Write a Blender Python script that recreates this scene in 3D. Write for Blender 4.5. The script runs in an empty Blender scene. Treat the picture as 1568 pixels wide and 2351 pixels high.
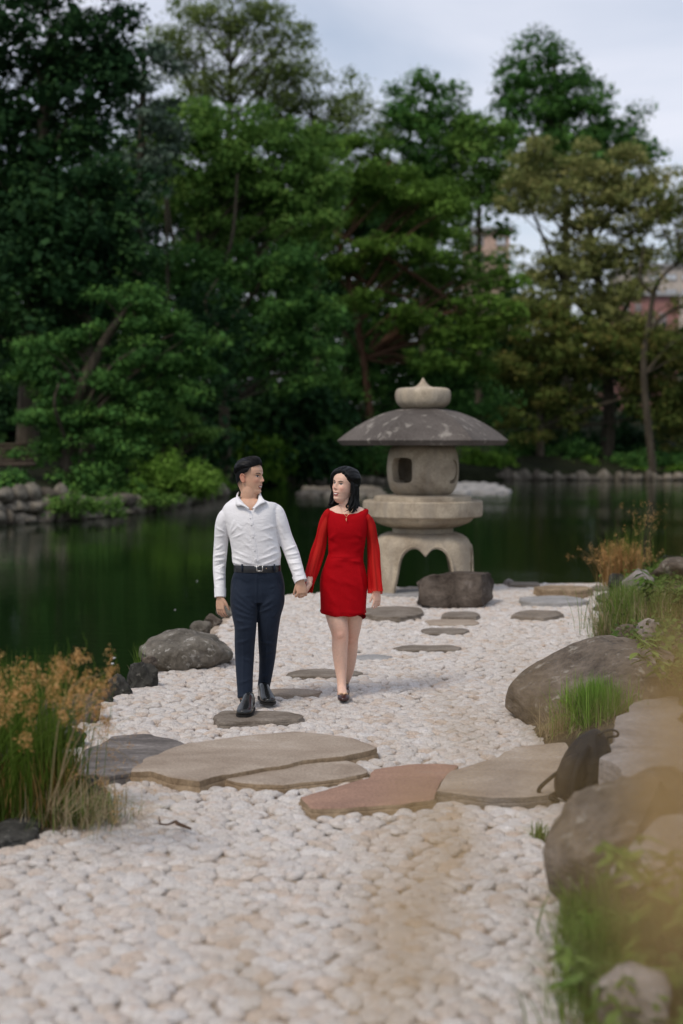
import bpy, math, random
import numpy as np
from mathutils import Vector, Matrix
from mathutils.bvhtree import BVHTree
from mathutils.geometry import tessellate_polygon

random.seed(7)
rng = np.random.default_rng(7)
SC = bpy.context.scene
COL = SC.collection

# ------------------------------------------------------------------ camera, world, sun, exposure
CAM_H = 1.82
FPX = 3265.3                      # focal length in units of the 1568 x 2351 working frame
PITCH = math.atan((1175.5 - 1022.0) / FPX)
cam_data = bpy.data.cameras.new('camera')
cam = bpy.data.objects.new('camera', cam_data)
COL.objects.link(cam)
cam.location = (0, 0, CAM_H)
cam.rotation_euler = (math.pi / 2 - PITCH, 0, 0)
cam_data.sensor_fit = 'VERTICAL'
cam_data.sensor_height = 36.0
cam_data.sensor_width = 24.0
cam_data.lens = 50.0
cam_data.clip_start = 0.05
cam_data.clip_end = 5000
cam_data.dof.use_dof = True
cam_data.dof.focus_distance = 9.85
cam_data.dof.aperture_fstop = 1.4
SC.camera = cam

SUN_EL, SUN_AZ = math.radians(52), math.radians(222)
world = bpy.data.worlds.new('World')
SC.world = world
world.use_nodes = True
wn, wl = world.node_tree.nodes, world.node_tree.links
wn.clear()
w_out = wn.new('ShaderNodeOutputWorld')
w_bg = wn.new('ShaderNodeBackground')
w_sky = wn.new('ShaderNodeTexSky')
w_sky.sky_type = 'NISHITA'
w_sky.sun_disc = False
w_sky.sun_elevation = SUN_EL
w_sky.sun_rotation = SUN_AZ
w_sky.air_density = 1.1
w_sky.dust_density = 1.2
w_tc = wn.new('ShaderNodeTexCoord')
w_map = wn.new('ShaderNodeMapping')
w_map.inputs['Scale'].default_value = (1.5, 1.5, 5.5)
w_map.inputs['Rotation'].default_value = (0.0, 0.12, 0.3)
w_n = wn.new('ShaderNodeTexNoise')
w_n.inputs['Scale'].default_value = 1.6
w_n.inputs['Detail'].default_value = 6
w_n.inputs['Roughness'].default_value = 0.5
w_n.inputs['Distortion'].default_value = 0.5
w_r = wn.new('ShaderNodeMapRange')
w_r.inputs['From Min'].default_value = 0.36
w_r.inputs['From Max'].default_value = 0.66
w_r.inputs['To Min'].default_value = 0.38
w_r.inputs['To Max'].default_value = 0.92
w_mix = wn.new('ShaderNodeMix')
w_mix.data_type = 'RGBA'
w_mix.inputs['B'].default_value = (7.2, 7.35, 8.2, 1)
wl.new(w_tc.outputs['Generated'], w_map.inputs['Vector'])
wl.new(w_map.outputs['Vector'], w_n.inputs['Vector'])
wl.new(w_n.outputs['Fac'], w_r.inputs['Value'])
wl.new(w_r.outputs['Result'], w_mix.inputs['Factor'])
wl.new(w_sky.outputs['Color'], w_mix.inputs['A'])
wl.new(w_mix.outputs['Result'], w_bg.inputs['Color'])
w_bg.inputs['Strength'].default_value = 0.10
wl.new(w_bg.outputs['Background'], w_out.inputs['Surface'])

sun_data = bpy.data.lights.new('sun', 'SUN')
sun_data.energy = 1.5
sun_data.angle = math.radians(14)
sun_data.color = (1.0, 0.90, 0.78)
sun = bpy.data.objects.new('sun', sun_data)
COL.objects.link(sun)
_sd = Vector((math.sin(SUN_AZ) * math.cos(SUN_EL), math.cos(SUN_AZ) * math.cos(SUN_EL), math.sin(SUN_EL)))
sun.rotation_euler = _sd.to_track_quat('Z', 'Y').to_euler()

SC.view_settings.view_transform = 'Standard'
SC.view_settings.look = 'None'
SC.view_settings.gamma = 1.0
SC.view_settings.use_curve_mapping = False
SC.view_settings.exposure = 0.27
SC.render.engine = 'CYCLES'
SC.cycles.use_denoising = True
SC.cycles.max_bounces = 6
SC.cycles.diffuse_bounces = 3
SC.cycles.glossy_bounces = 3
SC.cycles.transmission_bounces = 3
SC.cycles.transparent_max_bounces = 8
SC.cycles.caustics_reflective = False
SC.cycles.caustics_refractive = False

# ------------------------------------------------------------------ picture point -> place in the world (for measuring the photograph)
CA, SA = math.cos(PITCH), math.sin(PITCH)
def ray(dx, dy):
    x = (dx - 784.0) / FPX; y = (1175.5 - dy) / FPX
    return np.array([x, CA + y * SA, -SA + y * CA])
def G(dx, dy, z=0.0):
    r = ray(dx, dy); t = (z - CAM_H) / r[2]
    return np.array([r[0] * t, r[1] * t, z])
def W(dx, dy, Y):
    r = ray(dx, dy); t = Y / r[1]
    return np.array([r[0] * t, Y, CAM_H + r[2] * t])
def WM(pts, base):                # joints: (x, y, depth offset)
    return np.array([W(p[0], p[1], base + p[2]) for p in pts])

# ------------------------------------------------------------------ helpers
ORG = {}
def tag(o, label=None, cat=None, group=None, kind=None):
    if label: o['label'] = label
    if cat: o['category'] = cat
    if group: o['group'] = group
    if kind: o['kind'] = kind
    return o
def thing(name, label, cat, loc=(0, 0, 0), group=None):
    o = bpy.data.objects.new(name, None); COL.objects.link(o)
    o.location = loc; ORG[o.name] = np.array(loc, float)
    return tag(o, label, cat, group)
def new_mesh(name, V, faces, mat, smooth=True, tint=None, col=None):
    V = np.asarray(V, np.float32)
    me = bpy.data.meshes.new(name)
    if not isinstance(faces, (list, tuple)): faces = [faces]
    faces = [np.asarray(f, np.int32) for f in faces if len(f)]
    me.vertices.add(len(V)); me.vertices.foreach_set('co', V.ravel())
    nl = sum(f.size for f in faces); nf = sum(len(f) for f in faces)
    me.loops.add(nl); me.polygons.add(nf)
    me.loops.foreach_set('vertex_index', np.concatenate([f.ravel() for f in faces]))
    tot = np.concatenate([np.full(len(f), f.shape[1], np.int32) for f in faces])
    me.polygons.foreach_set('loop_start', np.concatenate([[0], np.cumsum(tot)[:-1]]).astype(np.int32))
    me.polygons.foreach_set('use_smooth', np.full(nf, smooth, bool))
    if tint is not None:
        a = me.attributes.new('tint', 'FLOAT', 'POINT'); a.data.foreach_set('value', np.asarray(tint, np.float32))
    if col is not None:
        a = me.attributes.new('pigment', 'FLOAT_COLOR', 'POINT')
        c = np.ones((len(V), 4), np.float32); c[:, :3] = col; a.data.foreach_set('color', c.ravel())
    if mat: me.materials.append(mat)
    me.update(calc_edges=True); me.validate()
    return me
def mk(name, V, faces, mat, parent=None, smooth=True, tint=None, col=None, loc=None, **props):
    if parent is not None: off = ORG[parent.name]
    else: off = np.array(loc if loc is not None else (0, 0, 0), float)
    me = new_mesh(name, np.asarray(V, float) - off, faces, mat, smooth, tint, col)
    o = bpy.data.objects.new(name, me); COL.objects.link(o)
    if parent is not None: o.parent = parent
    else: o.location = off
    ORG[o.name] = off
    return tag(o, **props)
def ramp_noise(P, seed):          # value noise on an (n,3) array
    P = np.asarray(P, float); i = np.floor(P).astype(np.int64); f = P - i; f = f * f * (3 - 2 * f)
    def h(a, b, c):
        n = (a * 73856093) ^ (b * 19349663) ^ (c * 83492791) ^ (seed * 2654435761)
        n = (n ^ (n >> 13)) * 1274126177; n = n ^ (n >> 16)
        return (n & 0xffff) / 65535.0
    r = 0
    for dx in (0, 1):
        wx = f[:, 0] if dx else 1 - f[:, 0]
        for dy in (0, 1):
            wy = f[:, 1] if dy else 1 - f[:, 1]
            for dz in (0, 1):
                wz = f[:, 2] if dz else 1 - f[:, 2]
                r = r + wx * wy * wz * h(i[:, 0] + dx, i[:, 1] + dy, i[:, 2] + dz)
    return r * 2 - 1
def fbm(P, octv=4, seed=0, gain=0.5):
    P = np.asarray(P, float); s = 0; a = 1.0
    for k in range(octv):
        s = s + a * ramp_noise(P + 17.3 * k, seed + k); P = P * 2.03; a *= gain
    return s
def norm(v):
    v = np.asarray(v, float); return v / (np.linalg.norm(v, axis=-1, keepdims=True) + 1e-12)
def dens(pts, k):                 # Catmull-Rom refinement
    P = np.asarray(pts, float)
    if k <= 1 or len(P) < 3:
        if k <= 1: return P
        t = np.linspace(0, 1, k * (len(P) - 1) + 1) * (len(P) - 1)
        i = np.minimum(t.astype(int), len(P) - 2); f = (t - i)[:, None]
        return P[i] * (1 - f) + P[i + 1] * f
    Q = np.vstack([2 * P[0] - P[1], P, 2 * P[-1] - P[-2]]); out = []
    for i in range(len(P) - 1):
        p0, p1, p2, p3 = Q[i:i + 4]
        for j in range(k):
            t = j / k
            out.append(.5 * (2 * p1 + (p2 - p0) * t + (2 * p0 - 5 * p1 + 4 * p2 - p3) * t * t + (3 * p1 - p0 - 3 * p2 + p3) * t ** 3))
    out.append(P[-1]); return np.array(out)
class MB:                          # collects vertices and faces into one mesh
    def __init__(s): s.V = []; s.T = []; s.Q = []; s.n = 0; s.tint = []
    def add(s, V, T=(), Q=(), tint=None):
        V = np.asarray(V, float).reshape(-1, 3)
        if len(T): s.T.append(np.asarray(T, np.int64).reshape(-1, 3) + s.n)
        if len(Q): s.Q.append(np.asarray(Q, np.int64).reshape(-1, 4) + s.n)
        s.V.append(V); s.n += len(V)
        s.tint.append(np.broadcast_to(np.asarray(0.5 if tint is None else tint, float), (len(V),)))
    def arrays(s):
        f = []
        if s.T: f.append(np.vstack(s.T))
        if s.Q: f.append(np.vstack(s.Q))
        return np.vstack(s.V), f
    def build(s, name, mat, parent=None, smooth=True, tint=False, **kw):
        V, f = s.arrays()
        return mk(name, V, f, mat, parent, smooth, np.concatenate(s.tint) if tint else None, **kw)
def tube(mb, path, rad, n=10, k=4, ref=(0, 1, 0), cap=True, tint=None, power=2.0, flare=None):
    """tapered tube along a path; rad = list of r or (a, b): a across, b along ref"""
    P = dens(path, k)
    R = np.array([(r, r) if np.isscalar(r) else r for r in rad], float)
    if len(R) == 1: R = np.repeat(R, len(path), 0)
    R = np.maximum(dens(R, k), 1e-4)
    T = norm(np.gradient(P, axis=0)); ref = np.asarray(ref, float)
    S = norm(np.cross(T, ref)); U = norm(np.cross(S, T))
    th = np.linspace(0, 2 * np.pi, n, endpoint=False)
    c, s_ = np.cos(th), np.sin(th)
    if power != 2.0:
        c = np.sign(c) * np.abs(c) ** (2 / power); s_ = np.sign(s_) * np.abs(s_) ** (2 / power)
    V = P[:, None] + S[:, None] * (c[None, :, None] * R[:, 0, None, None]) + U[:, None] * (s_[None, :, None] * R[:, 1, None, None])
    m = len(P); V = V.reshape(-1, 3)
    i = np.arange(m - 1)[:, None] * n; j = np.arange(n)[None]; j2 = (j + 1) % n
    Q = np.stack([i + j, i + n + j, i + n + j2, i + j2], -1).reshape(-1, 4)
    Tt = []
    if cap:
        V = np.vstack([V, P[0], P[-1]]); a = m * n
        jj = np.arange(n); Tt = np.vstack([np.stack([np.full(n, a), jj, (jj + 1) % n], -1),
                                         np.stack([np.full(n, a + 1), (m - 1) * n + (jj + 1) % n, (m - 1) * n + jj], -1)])
    mb.add(V, Tt, Q, tint)
    return P, S, U
def ball(mb, c, r, n=14, m=9, R=None):
    c = np.asarray(c, float); r = np.ones(3) * r
    th = np.linspace(0, 2 * np.pi, n, endpoint=False); ph = np.linspace(0, np.pi, m + 1)[1:-1]
    V = np.stack([np.sin(ph)[:, None] * np.cos(th), np.sin(ph)[:, None] * np.sin(th), np.cos(ph)[:, None] + 0 * th], -1).reshape(-1, 3)
    V = np.vstack([V, [0, 0, 1], [0, 0, -1]]) * r
    if R is not None: V = V @ np.asarray(R).T
    k = m - 1; i = np.arange(k - 1)[:, None] * n; j = np.arange(n)[None]; j2 = (j + 1) % n
    Q = np.stack([i + j, i + n + j, i + n + j2, i + j2], -1).reshape(-1, 4)
    jj = np.arange(n)
    T = np.vstack([np.stack([np.full(n, k * n), jj, (jj + 1) % n], -1), np.stack([np.full(n, k * n + 1), (k - 1) * n + (jj + 1) % n, (k - 1) * n + jj], -1)])
    mb.add(V + c, T, Q)
def box(mb, c, s, R=None):
    c = np.asarray(c, float); s = np.asarray(s, float) / 2
    V = np.array([[x, y, z] for x in (-1, 1) for y in (-1, 1) for z in (-1, 1)], float) * s
    if R is not None: V = V @ np.asarray(R).T
    mb.add(V + c, (), [[0, 1, 3, 2], [4, 6, 7, 5], [0, 4, 5, 1], [2, 3, 7, 6], [0, 2, 6, 4], [1, 5, 7, 3]])
def rotz(a): return np.array([[math.cos(a), -math.sin(a), 0], [math.sin(a), math.cos(a), 0], [0, 0, 1]])
def rotx(a): return np.array([[1, 0, 0], [0, math.cos(a), -math.sin(a)], [0, math.sin(a), math.cos(a)]])
def roty(a): return np.array([[math.cos(a), 0, math.sin(a)], [0, 1, 0], [-math.sin(a), 0, math.cos(a)]])
def lathe(mb, prof, n=64, plan=None, center=(0, 0, 0)):
    """prof: (r, z) from axis to axis; plan(theta) scales the radius"""
    prof = np.asarray(prof, float); th = np.linspace(0, 2 * np.pi, n, endpoint=False)
    s = np.ones(n) if plan is None else plan(th)
    V = np.stack([prof[:, 0, None] * np.cos(th) * s, prof[:, 0, None] * np.sin(th) * s, prof[:, 1, None] + 0 * th], -1).reshape(-1, 3)
    m = len(prof); i = np.arange(m - 1)[:, None] * n; j = np.arange(n)[None]; j2 = (j + 1) % n
    Q = np.stack([i + j, i + j2, i + n + j2, i + n + j], -1).reshape(-1, 4)
    mb.add(V + np.asarray(center), (), Q)
def evaluate(V, faces, setup):
    """run modifiers on raw geometry, give back arrays (quads and triangles)"""
    me = new_mesh('tmp', V, faces, None)
    o = bpy.data.objects.new('tmp', me); COL.objects.link(o)
    extra = setup(o) or []
    dg = bpy.context.evaluated_depsgraph_get(); ev = o.evaluated_get(dg); m2 = ev.to_mesh()
    n = len(m2.vertices); co = np.empty(n * 3, np.float32); m2.vertices.foreach_get('co', co)
    m2.calc_loop_triangles(); L = len(m2.loop_triangles); t = np.empty(L * 3, np.int32); m2.loop_triangles.foreach_get('vertices', t)
    ev.to_mesh_clear()
    for x in [o] + extra:
        d = x.data; bpy.data.objects.remove(x); bpy.data.meshes.remove(d)
    return co.reshape(-1, 3).astype(float), t.reshape(-1, 3)
def remesh(mb, voxel, smooth=2, ratio=None):
    V, f = mb.arrays()
    def setup(o):
        m = o.modifiers.new('r', 'REMESH'); m.mode = 'VOXEL'; m.voxel_size = voxel
        if smooth:
            s = o.modifiers.new('s', 'SMOOTH'); s.factor = 0.5; s.iterations = smooth
        if ratio:
            d = o.modifiers.new('d', 'DECIMATE'); d.ratio = ratio
    return evaluate(V, f, setup)
def vnormals(V, T):
    fn = np.cross(V[T[:, 1]] - V[T[:, 0]], V[T[:, 2]] - V[T[:, 0]])
    N = np.zeros_like(V)
    for k in range(3): np.add.at(N, T[:, k], fn)
    return norm(N)
def boolean_cut(V, f, cutters):
    def setup(o):
        ex = []
        for i, (cv, cf) in enumerate(cutters):
            me = new_mesh('cut', cv, cf, None); c = bpy.data.objects.new('cut', me); COL.objects.link(c); ex.append(c)
            m = o.modifiers.new('b%d' % i, 'BOOLEAN'); m.operation = 'DIFFERENCE'; m.object = c; m.solver = 'EXACT'
        return ex
    return evaluate(V, f, setup)

# ------------------------------------------------------------------ materials
def mat_base(name, rough=0.8, spec=0.3):
    m = bpy.data.materials.new(name); m.use_nodes = True
    b = m.node_tree.nodes['Principled BSDF']
    b.inputs['Roughness'].default_value = rough
    b.inputs['Specular IOR Level'].default_value = spec
    return m, m.node_tree.nodes, m.node_tree.links, b
def noise_node(N, L, scale, detail=5, rough=0.6, vec=None, stretch=None, dist=0.0):
    n = N.new('ShaderNodeTexNoise'); n.inputs['Scale'].default_value = scale
    n.inputs['Detail'].default_value = detail; n.inputs['Roughness'].default_value = rough
    n.inputs['Distortion'].default_value = dist
    tc = N.new('ShaderNodeTexCoord'); src = tc.outputs['Object'] if vec is None else vec
    if stretch:
        mp = N.new('ShaderNodeMapping'); mp.inputs['Scale'].default_value = stretch
        L.new(src, mp.inputs['Vector']); src = mp.outputs['Vector']
    L.new(src, n.inputs['Vector']); return n
def ramp(N, L, fac, stops):
    r = N.new('ShaderNodeValToRGB'); e = r.color_ramp.elements
    while len(e) > 1: e.remove(e[0])
    e[0].position = stops[0][0]; e[0].color = (*stops[0][1], 1)
    for p, c in stops[1:]:
        x = e.new(p); x.color = (*c, 1)
    L.new(fac, r.inputs['Fac']); return r
def mixc(N, L, fac, a, b, mode='MIX'):
    m = N.new('ShaderNodeMix'); m.data_type = 'RGBA'; m.blend_type = mode
    for sock, v in (('Factor', fac), ('A', a), ('B', b)):
        if isinstance(v, (int, float)): m.inputs[sock].default_value = v
        elif isinstance(v, tuple): m.inputs[sock].default_value = (*v, 1)
        else: L.new(v, m.inputs[sock])
    return m.outputs['Result']
def bump(N, L, b, h, strength, dist):
    bm = N.new('ShaderNodeBump'); bm.inputs['Strength'].default_value = strength; bm.inputs['Distance'].default_value = dist
    L.new(h, bm.inputs['Height'])
    prev = b.inputs['Normal'].links[0].from_socket if b.inputs['Normal'].links else None
    if prev: L.new(prev, bm.inputs['Normal'])
    L.new(bm.outputs['Normal'], b.inputs['Normal'])
def stone_mat(name, c1, c2, c3=None, scale=6, lichen=None, bumpd=0.01, rough=0.85, stretch=None, fine=60, streak=None, sth=(0.48, 0.70)):
    m, N, L, b = mat_base(name, rough, 0.12)
    n1 = noise_node(N, L, scale, 6, 0.65, stretch=stretch, dist=0.4)
    stops = [(0.33, c1), (0.62, c2)] + ([(0.75, c3)] if c3 else [])
    col = ramp(N, L, n1.outputs['Fac'], stops).outputs['Color']
    n2 = noise_node(N, L, fine, 4, 0.7)
    spk = ramp(N, L, n2.outputs['Fac'], [(0.3, (0.62,) * 3), (0.7, (1.25,) * 3)]).outputs['Color']
    col = mixc(N, L, 0.8, col, spk, 'MULTIPLY')
    if streak:
        n4 = noise_node(N, L, 3.0, 4, 0.6, stretch=(2.2, 2.2, 0.35), dist=0.2)
        r4 = ramp(N, L, n4.outputs['Fac'], [(sth[0], (0, 0, 0)), (sth[1], (1, 1, 1))])
        col = mixc(N, L, r4.outputs['Color'], col, streak)
    if lichen:
        n3 = noise_node(N, L, scale * 2.6, 5, 0.7)
        r3 = ramp(N, L, n3.outputs['Fac'], [(0.58, (0, 0, 0)), (0.66, (1, 1, 1))])
        col = mixc(N, L, r3.outputs['Color'], col, lichen)
    L.new(col, b.inputs['Base Color'])
    bump(N, L, b, n1.outputs['Fac'], 0.7, bumpd * 3)
    bump(N, L, b, n2.outputs['Fac'], 0.5, bumpd * 0.5)
    return m
def vary(m, lo=0.55, hi=1.25):
    N, L = m.node_tree.nodes, m.node_tree.links; b = N['Principled BSDF']; src = b.inputs['Base Color'].links[0].from_socket
    oi = N.new('ShaderNodeObjectInfo'); r = ramp(N, L, oi.outputs['Random'], [(0, (lo, lo * .95, lo * .88)), (.5, (.9, .9, .85)), (1, (hi, hi * .97, hi * .9))])
    L.new(mixc(N, L, 1.0, src, r.outputs['Color'], 'MULTIPLY'), b.inputs['Base Color'])
def leaf_mat(name, dark, mid, light, transl=0.25, rough=0.75):
    m, N, L, b = mat_base(name, rough, 0.08)
    at = N.new('ShaderNodeAttribute'); at.attribute_name = 'tint'
    col = ramp(N, L, at.outputs['Fac'], [(0.1, dark), (0.5, mid), (0.9, light)]).outputs['Color']
    L.new(col, b.inputs['Base Color'])
    tr = N.new('ShaderNodeBsdfTranslucent'); L.new(col, tr.inputs['Color'])
    ms = N.new('ShaderNodeMixShader'); ms.inputs['Fac'].default_value = transl
    out = [x for x in N if x.type == 'OUTPUT_MATERIAL'][0]
    L.new(b.outputs['BSDF'], ms.inputs[1]); L.new(tr.outputs['BSDF'], ms.inputs[2]); L.new(ms.outputs['Shader'], out.inputs['Surface'])
    return m
def plain(name, c, rough=0.6, spec=0.3, nscale=None, var=0.15, metal=0.0, bumpd=0.0, sheen=0.0):
    m, N, L, b = mat_base(name, rough, spec)
    b.inputs['Metallic'].default_value = metal
    b.inputs['Base Color'].default_value = (*c, 1)
    if sheen: b.inputs['Sheen Weight'].default_value = sheen
    if nscale:
        n = noise_node(N, L, nscale, 4, 0.6)
        lo = tuple(x * (1 - var) for x in c); hi = tuple(min(1, x * (1 + var)) for x in c)
        L.new(ramp(N, L, n.outputs['Fac'], [(0.35, lo), (0.65, hi)]).outputs['Color'], b.inputs['Base Color'])
        if bumpd: bump(N, L, b, n.outputs['Fac'], 0.6, bumpd)
    return m

M = {}
M['lantern'] = stone_mat('lantern_granite', (0.224, 0.178, 0.127), (0.519, 0.443, 0.336), (0.637, 0.558, 0.440), 2.0, None, 0.004, 0.9, fine=60, streak=(0.319, 0.276, 0.220))
M['lantern_roof'] = stone_mat('lantern_roof_stone', (0.085, 0.074, 0.066), (0.15, 0.132, 0.118), (0.36, 0.33, 0.29), 0.9, None, 0.004, 0.9, stretch=(1, 1, 0.6), fine=50, streak=(0.30, 0.275, 0.24), sth=(0.56, 0.70))
M['boulder'] = stone_mat('grey_boulder', (0.075, 0.066, 0.052), (0.18, 0.162, 0.135), (0.27, 0.25, 0.215), 5, (0.36, 0.345, 0.31), 0.02, fine=32)
M['brown_boulder'] = stone_mat('brown_boulder', (0.060, 0.048, 0.038), (0.17, 0.140, 0.112), (0.28, 0.245, 0.21), 3.4, (0.27, 0.245, 0.205), 0.04, fine=26, stretch=(1, 1, 1.8))
M['dark_rock'] = stone_mat('dark_wet_rock', (0.025, 0.025, 0.022), (0.07, 0.068, 0.06), (0.17, 0.16, 0.14), 7, (0.14, 0.135, 0.12), 0.015, fine=40)
M['lantern_rock'] = stone_mat('dark_angular_rock', (0.035, 0.026, 0.020), (0.13, 0.105, 0.085), (0.27, 0.24, 0.22), 3.2, None, 0.05, fine=14)
M['pale_rock'] = stone_mat('pale_mauve_rock', (0.19, 0.165, 0.15), (0.30, 0.27, 0.25), (0.36, 0.33, 0.31), 3.5, None, 0.012, fine=40, stretch=(1, 1, 3))
M['slab_grey'] = stone_mat('grey_brown_slab', (0.260, 0.205, 0.156), (0.377, 0.314, 0.250), (0.442, 0.384, 0.331), 2.0, None, 0.003, 0.8, stretch=(1, 1.6, 4), fine=70)
M['slab_dark'] = stone_mat('dark_slate_slab', (0.081, 0.071, 0.064), (0.184, 0.165, 0.151), (0.414, 0.381, 0.352), 3.0, None, 0.008, 0.7, stretch=(1, 3, 4), fine=40)
M['slab_red'] = stone_mat('red_brown_slab', (0.253, 0.157, 0.116), (0.345, 0.213, 0.154), (0.299, 0.230, 0.182), 1.6, None, 0.003, 0.8, stretch=(1, 2, 4), fine=60)
M['slab_pale'] = stone_mat('pale_grey_slab', (0.25, 0.245, 0.235), (0.34, 0.33, 0.32), (0.38, 0.37, 0.355), 3, None, 0.003, 0.8, fine=60)
M['slab_side'] = stone_mat('tan_broken_edge', (0.196, 0.140, 0.088), (0.333, 0.252, 0.165), (0.414, 0.336, 0.242), 5, None, 0.008, 0.9, fine=40)
M['step_stone'] = stone_mat('stepping_stone_grey', (0.127, 0.103, 0.079), (0.241, 0.207, 0.171), (0.322, 0.280, 0.231), 5, None, 0.008, 0.85, stretch=(1, 2, 4), fine=50)
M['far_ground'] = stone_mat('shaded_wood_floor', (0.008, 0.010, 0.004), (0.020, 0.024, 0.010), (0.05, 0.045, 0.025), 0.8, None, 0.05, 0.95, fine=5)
M['bank_stone'] = stone_mat('bank_stone', (0.10, 0.085, 0.07), (0.22, 0.20, 0.17), (0.32, 0.29, 0.25), 1.3, None, 0.02, 0.9, fine=12)
vary(M['bank_stone'])
M['mortar'] = stone_mat('sandy_mortar', (0.30, 0.235, 0.18), (0.44, 0.36, 0.28), None, 9, None, 0.006, 0.95, fine=120)
M['earth'] = stone_mat('bank_soil', (0.035, 0.028, 0.018), (0.075, 0.06, 0.04), (0.11, 0.09, 0.06), 4, None, 0.02, 0.95, fine=30)
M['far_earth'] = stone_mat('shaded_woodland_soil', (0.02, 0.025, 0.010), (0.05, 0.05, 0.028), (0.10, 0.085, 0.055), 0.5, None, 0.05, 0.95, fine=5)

def pebble_mat(name, obj_random):
    m, N, L, b = mat_base(name, 0.65, 0.3)
    if obj_random:
        oi = N.new('ShaderNodeObjectInfo'); fac = oi.outputs['Random']
        ge = N.new('ShaderNodeNewGeometry'); vec = ge.outputs['Position']
    else:
        at = N.new('ShaderNodeAttribute'); at.attribute_name = 'tint'; fac = at.outputs['Fac']; vec = None
    c = ramp(N, L, fac, [(0.0, (0.66, 0.61, 0.565)), (0.30, (0.75, 0.705, 0.655)), (0.55, (0.70, 0.635, 0.57)), (0.78, (0.79, 0.75, 0.71)), (0.92, (0.68, 0.57, 0.475)), (1.0, (0.63, 0.55, 0.47))]).outputs['Color']
    n = noise_node(N, L, 14, 5, 0.7, vec=vec)
    r = ramp(N, L, n.outputs['Fac'], [(0.50, (0, 0, 0)), (0.80, (0.62, 0.62, 0.62))])
    c = mixc(N, L, r.outputs['Color'], c, (0.60, 0.40, 0.26))
    n2 = noise_node(N, L, 55, 4, 0.75, vec=vec)
    r2 = ramp(N, L, n2.outputs['Fac'], [(0.30, (0.60, 0.57, 0.54)), (0.47, (1.0, 1.0, 1.0)), (0.7, (1.06, 1.06, 1.06))])
    c = mixc(N, L, 0.9, c, r2.outputs['Color'], 'MULTIPLY')
    L.new(c, b.inputs['Base Color'])
    bump(N, L, b, n.outputs['Fac'], 0.8, 0.05); bump(N, L, b, n2.outputs['Fac'], 0.9, 0.02)
    return m
M['pebble'] = pebble_mat('white_pebble', False)
M['pebble_obj'] = pebble_mat('white_pebble_single', True)
# ------------------------------------------------------------------ setting: ground, pond, banks
WL = -0.35
def big_sheet(name, z, size, mat, **kw):
    V = [[-size, -size, z], [size, -size, z], [size, size, z], [-size, size, z]]
    return mk(name, V, np.array([[0, 1, 2, 3]]), mat, smooth=False, **kw)
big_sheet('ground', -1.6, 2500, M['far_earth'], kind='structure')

def water_material():
    m, N, L, b = mat_base('pond_water', 0.035, 0.5)
    b.inputs['Base Color'].default_value = (0.006, 0.014, 0.004, 1)
    b.inputs['IOR'].default_value = 1.33
    n1 = noise_node(N, L, 2.2, 3, 0.55, stretch=(0.8, 2.2, 1))
    n2 = noise_node(N, L, 9, 3, 0.6, stretch=(0.7, 1.7, 1))
    n3 = noise_node(N, L, 0.12, 2, 0.5)
    r3 = N.new('ShaderNodeMapRange'); r3.inputs['From Min'].default_value = 0.42; r3.inputs['From Max'].default_value = 0.72
    r3.inputs['To Min'].default_value = 0.12; r3.inputs['To Max'].default_value = 0.9
    L.new(n3.outputs['Fac'], r3.inputs['Value'])
    mu = N.new('ShaderNodeMath'); mu.operation = 'MULTIPLY'; L.new(n2.outputs['Fac'], mu.inputs[0]); L.new(r3.outputs['Result'], mu.inputs[1])
    bump(N, L, b, n1.outputs['Fac'], 0.35, 0.010)
    bump(N, L, b, mu.outputs[0], 0.5, 0.012)
    return m
M['water'] = water_material()
big_sheet('water', WL, 600, M['water'], kind='structure')

def poly_extrude(name, pts, ztop, zbot, flare, mat, **kw):
    P = np.array(pts, float); n = len(P)
    tri = tessellate_polygon([[Vector((p[0], p[1], 0)) for p in P]])
    c = P.mean(0); d = norm(P - c)
    V = np.vstack([np.c_[P, np.full(n, ztop)], np.c_[P + d * flare, np.full(n, zbot)]])
    j = np.arange(n); Q = np.stack([j, j + n, (j + 1) % n + n, (j + 1) % n], -1)
    return mk(name, V, [np.array(tri), Q], mat, smooth=False, **kw)
beach_edge_D = [(655, 1366), (590, 1388), (520, 1412), (478, 1450), (445, 1490), (330, 1545), (235, 1602), (140, 1680), (50, 1790), (-60, 1900), (-300, 2040)]
beach = [G(*p)[:2] for p in beach_edge_D] + [np.array([-2.6, 3.0]), np.array([-3.0, -4.0]), np.array([3.0, -4.0]), np.array([4.0, 8.0]), np.array([6.5, 19.0])] + \
        [G(*p)[:2] for p in [(1420, 1338), (1300, 1338), (1160, 1340), (1000, 1344), (880, 1350), (760, 1360)]]
poly_extrude('beach', beach, -0.004, -1.0, 0.35, M['mortar'], kind='structure')

# right bank: a low planted mound whose foot follows the edge of the pebbles
edge_D = [(1380, 1342), (1372, 1375), (1360, 1410), (1348, 1450), (1330, 1500), (1270, 1560), (1190, 1640), (1190, 1690), (1250, 1760), (1262, 1850), (1255, 1950), (1265, 2050), (1300, 2170), (1315, 2351)]
edge_W = np.array([[11.0, 23.0]] + [[6.9, 21.0]] + [G(*p)[:2] for p in edge_D] + [[0.72, 3.0], [0.75, 1.0], [0.8, -3]])
def bank_edge(Y):
    o = np.argsort(edge_W[:, 1]); return np.interp(Y, edge_W[o, 1], edge_W[o, 0])
def bank_z(X, Y):
    v = np.asarray(X) - bank_edge(Y)
    z = np.interp(v, [-0.3, 0, 0.3, 0.9, 2.5, 6, 12], [-0.5, -0.03, 0.14, 0.30, 0.62, 1.0, 1.4])
    z = z * np.interp(Y, [0, 3, 5, 9, 14, 19, 24], [0.75, .85, 1.0, 1.0, 0.9, 0.8, 0.6])
    return z
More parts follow.
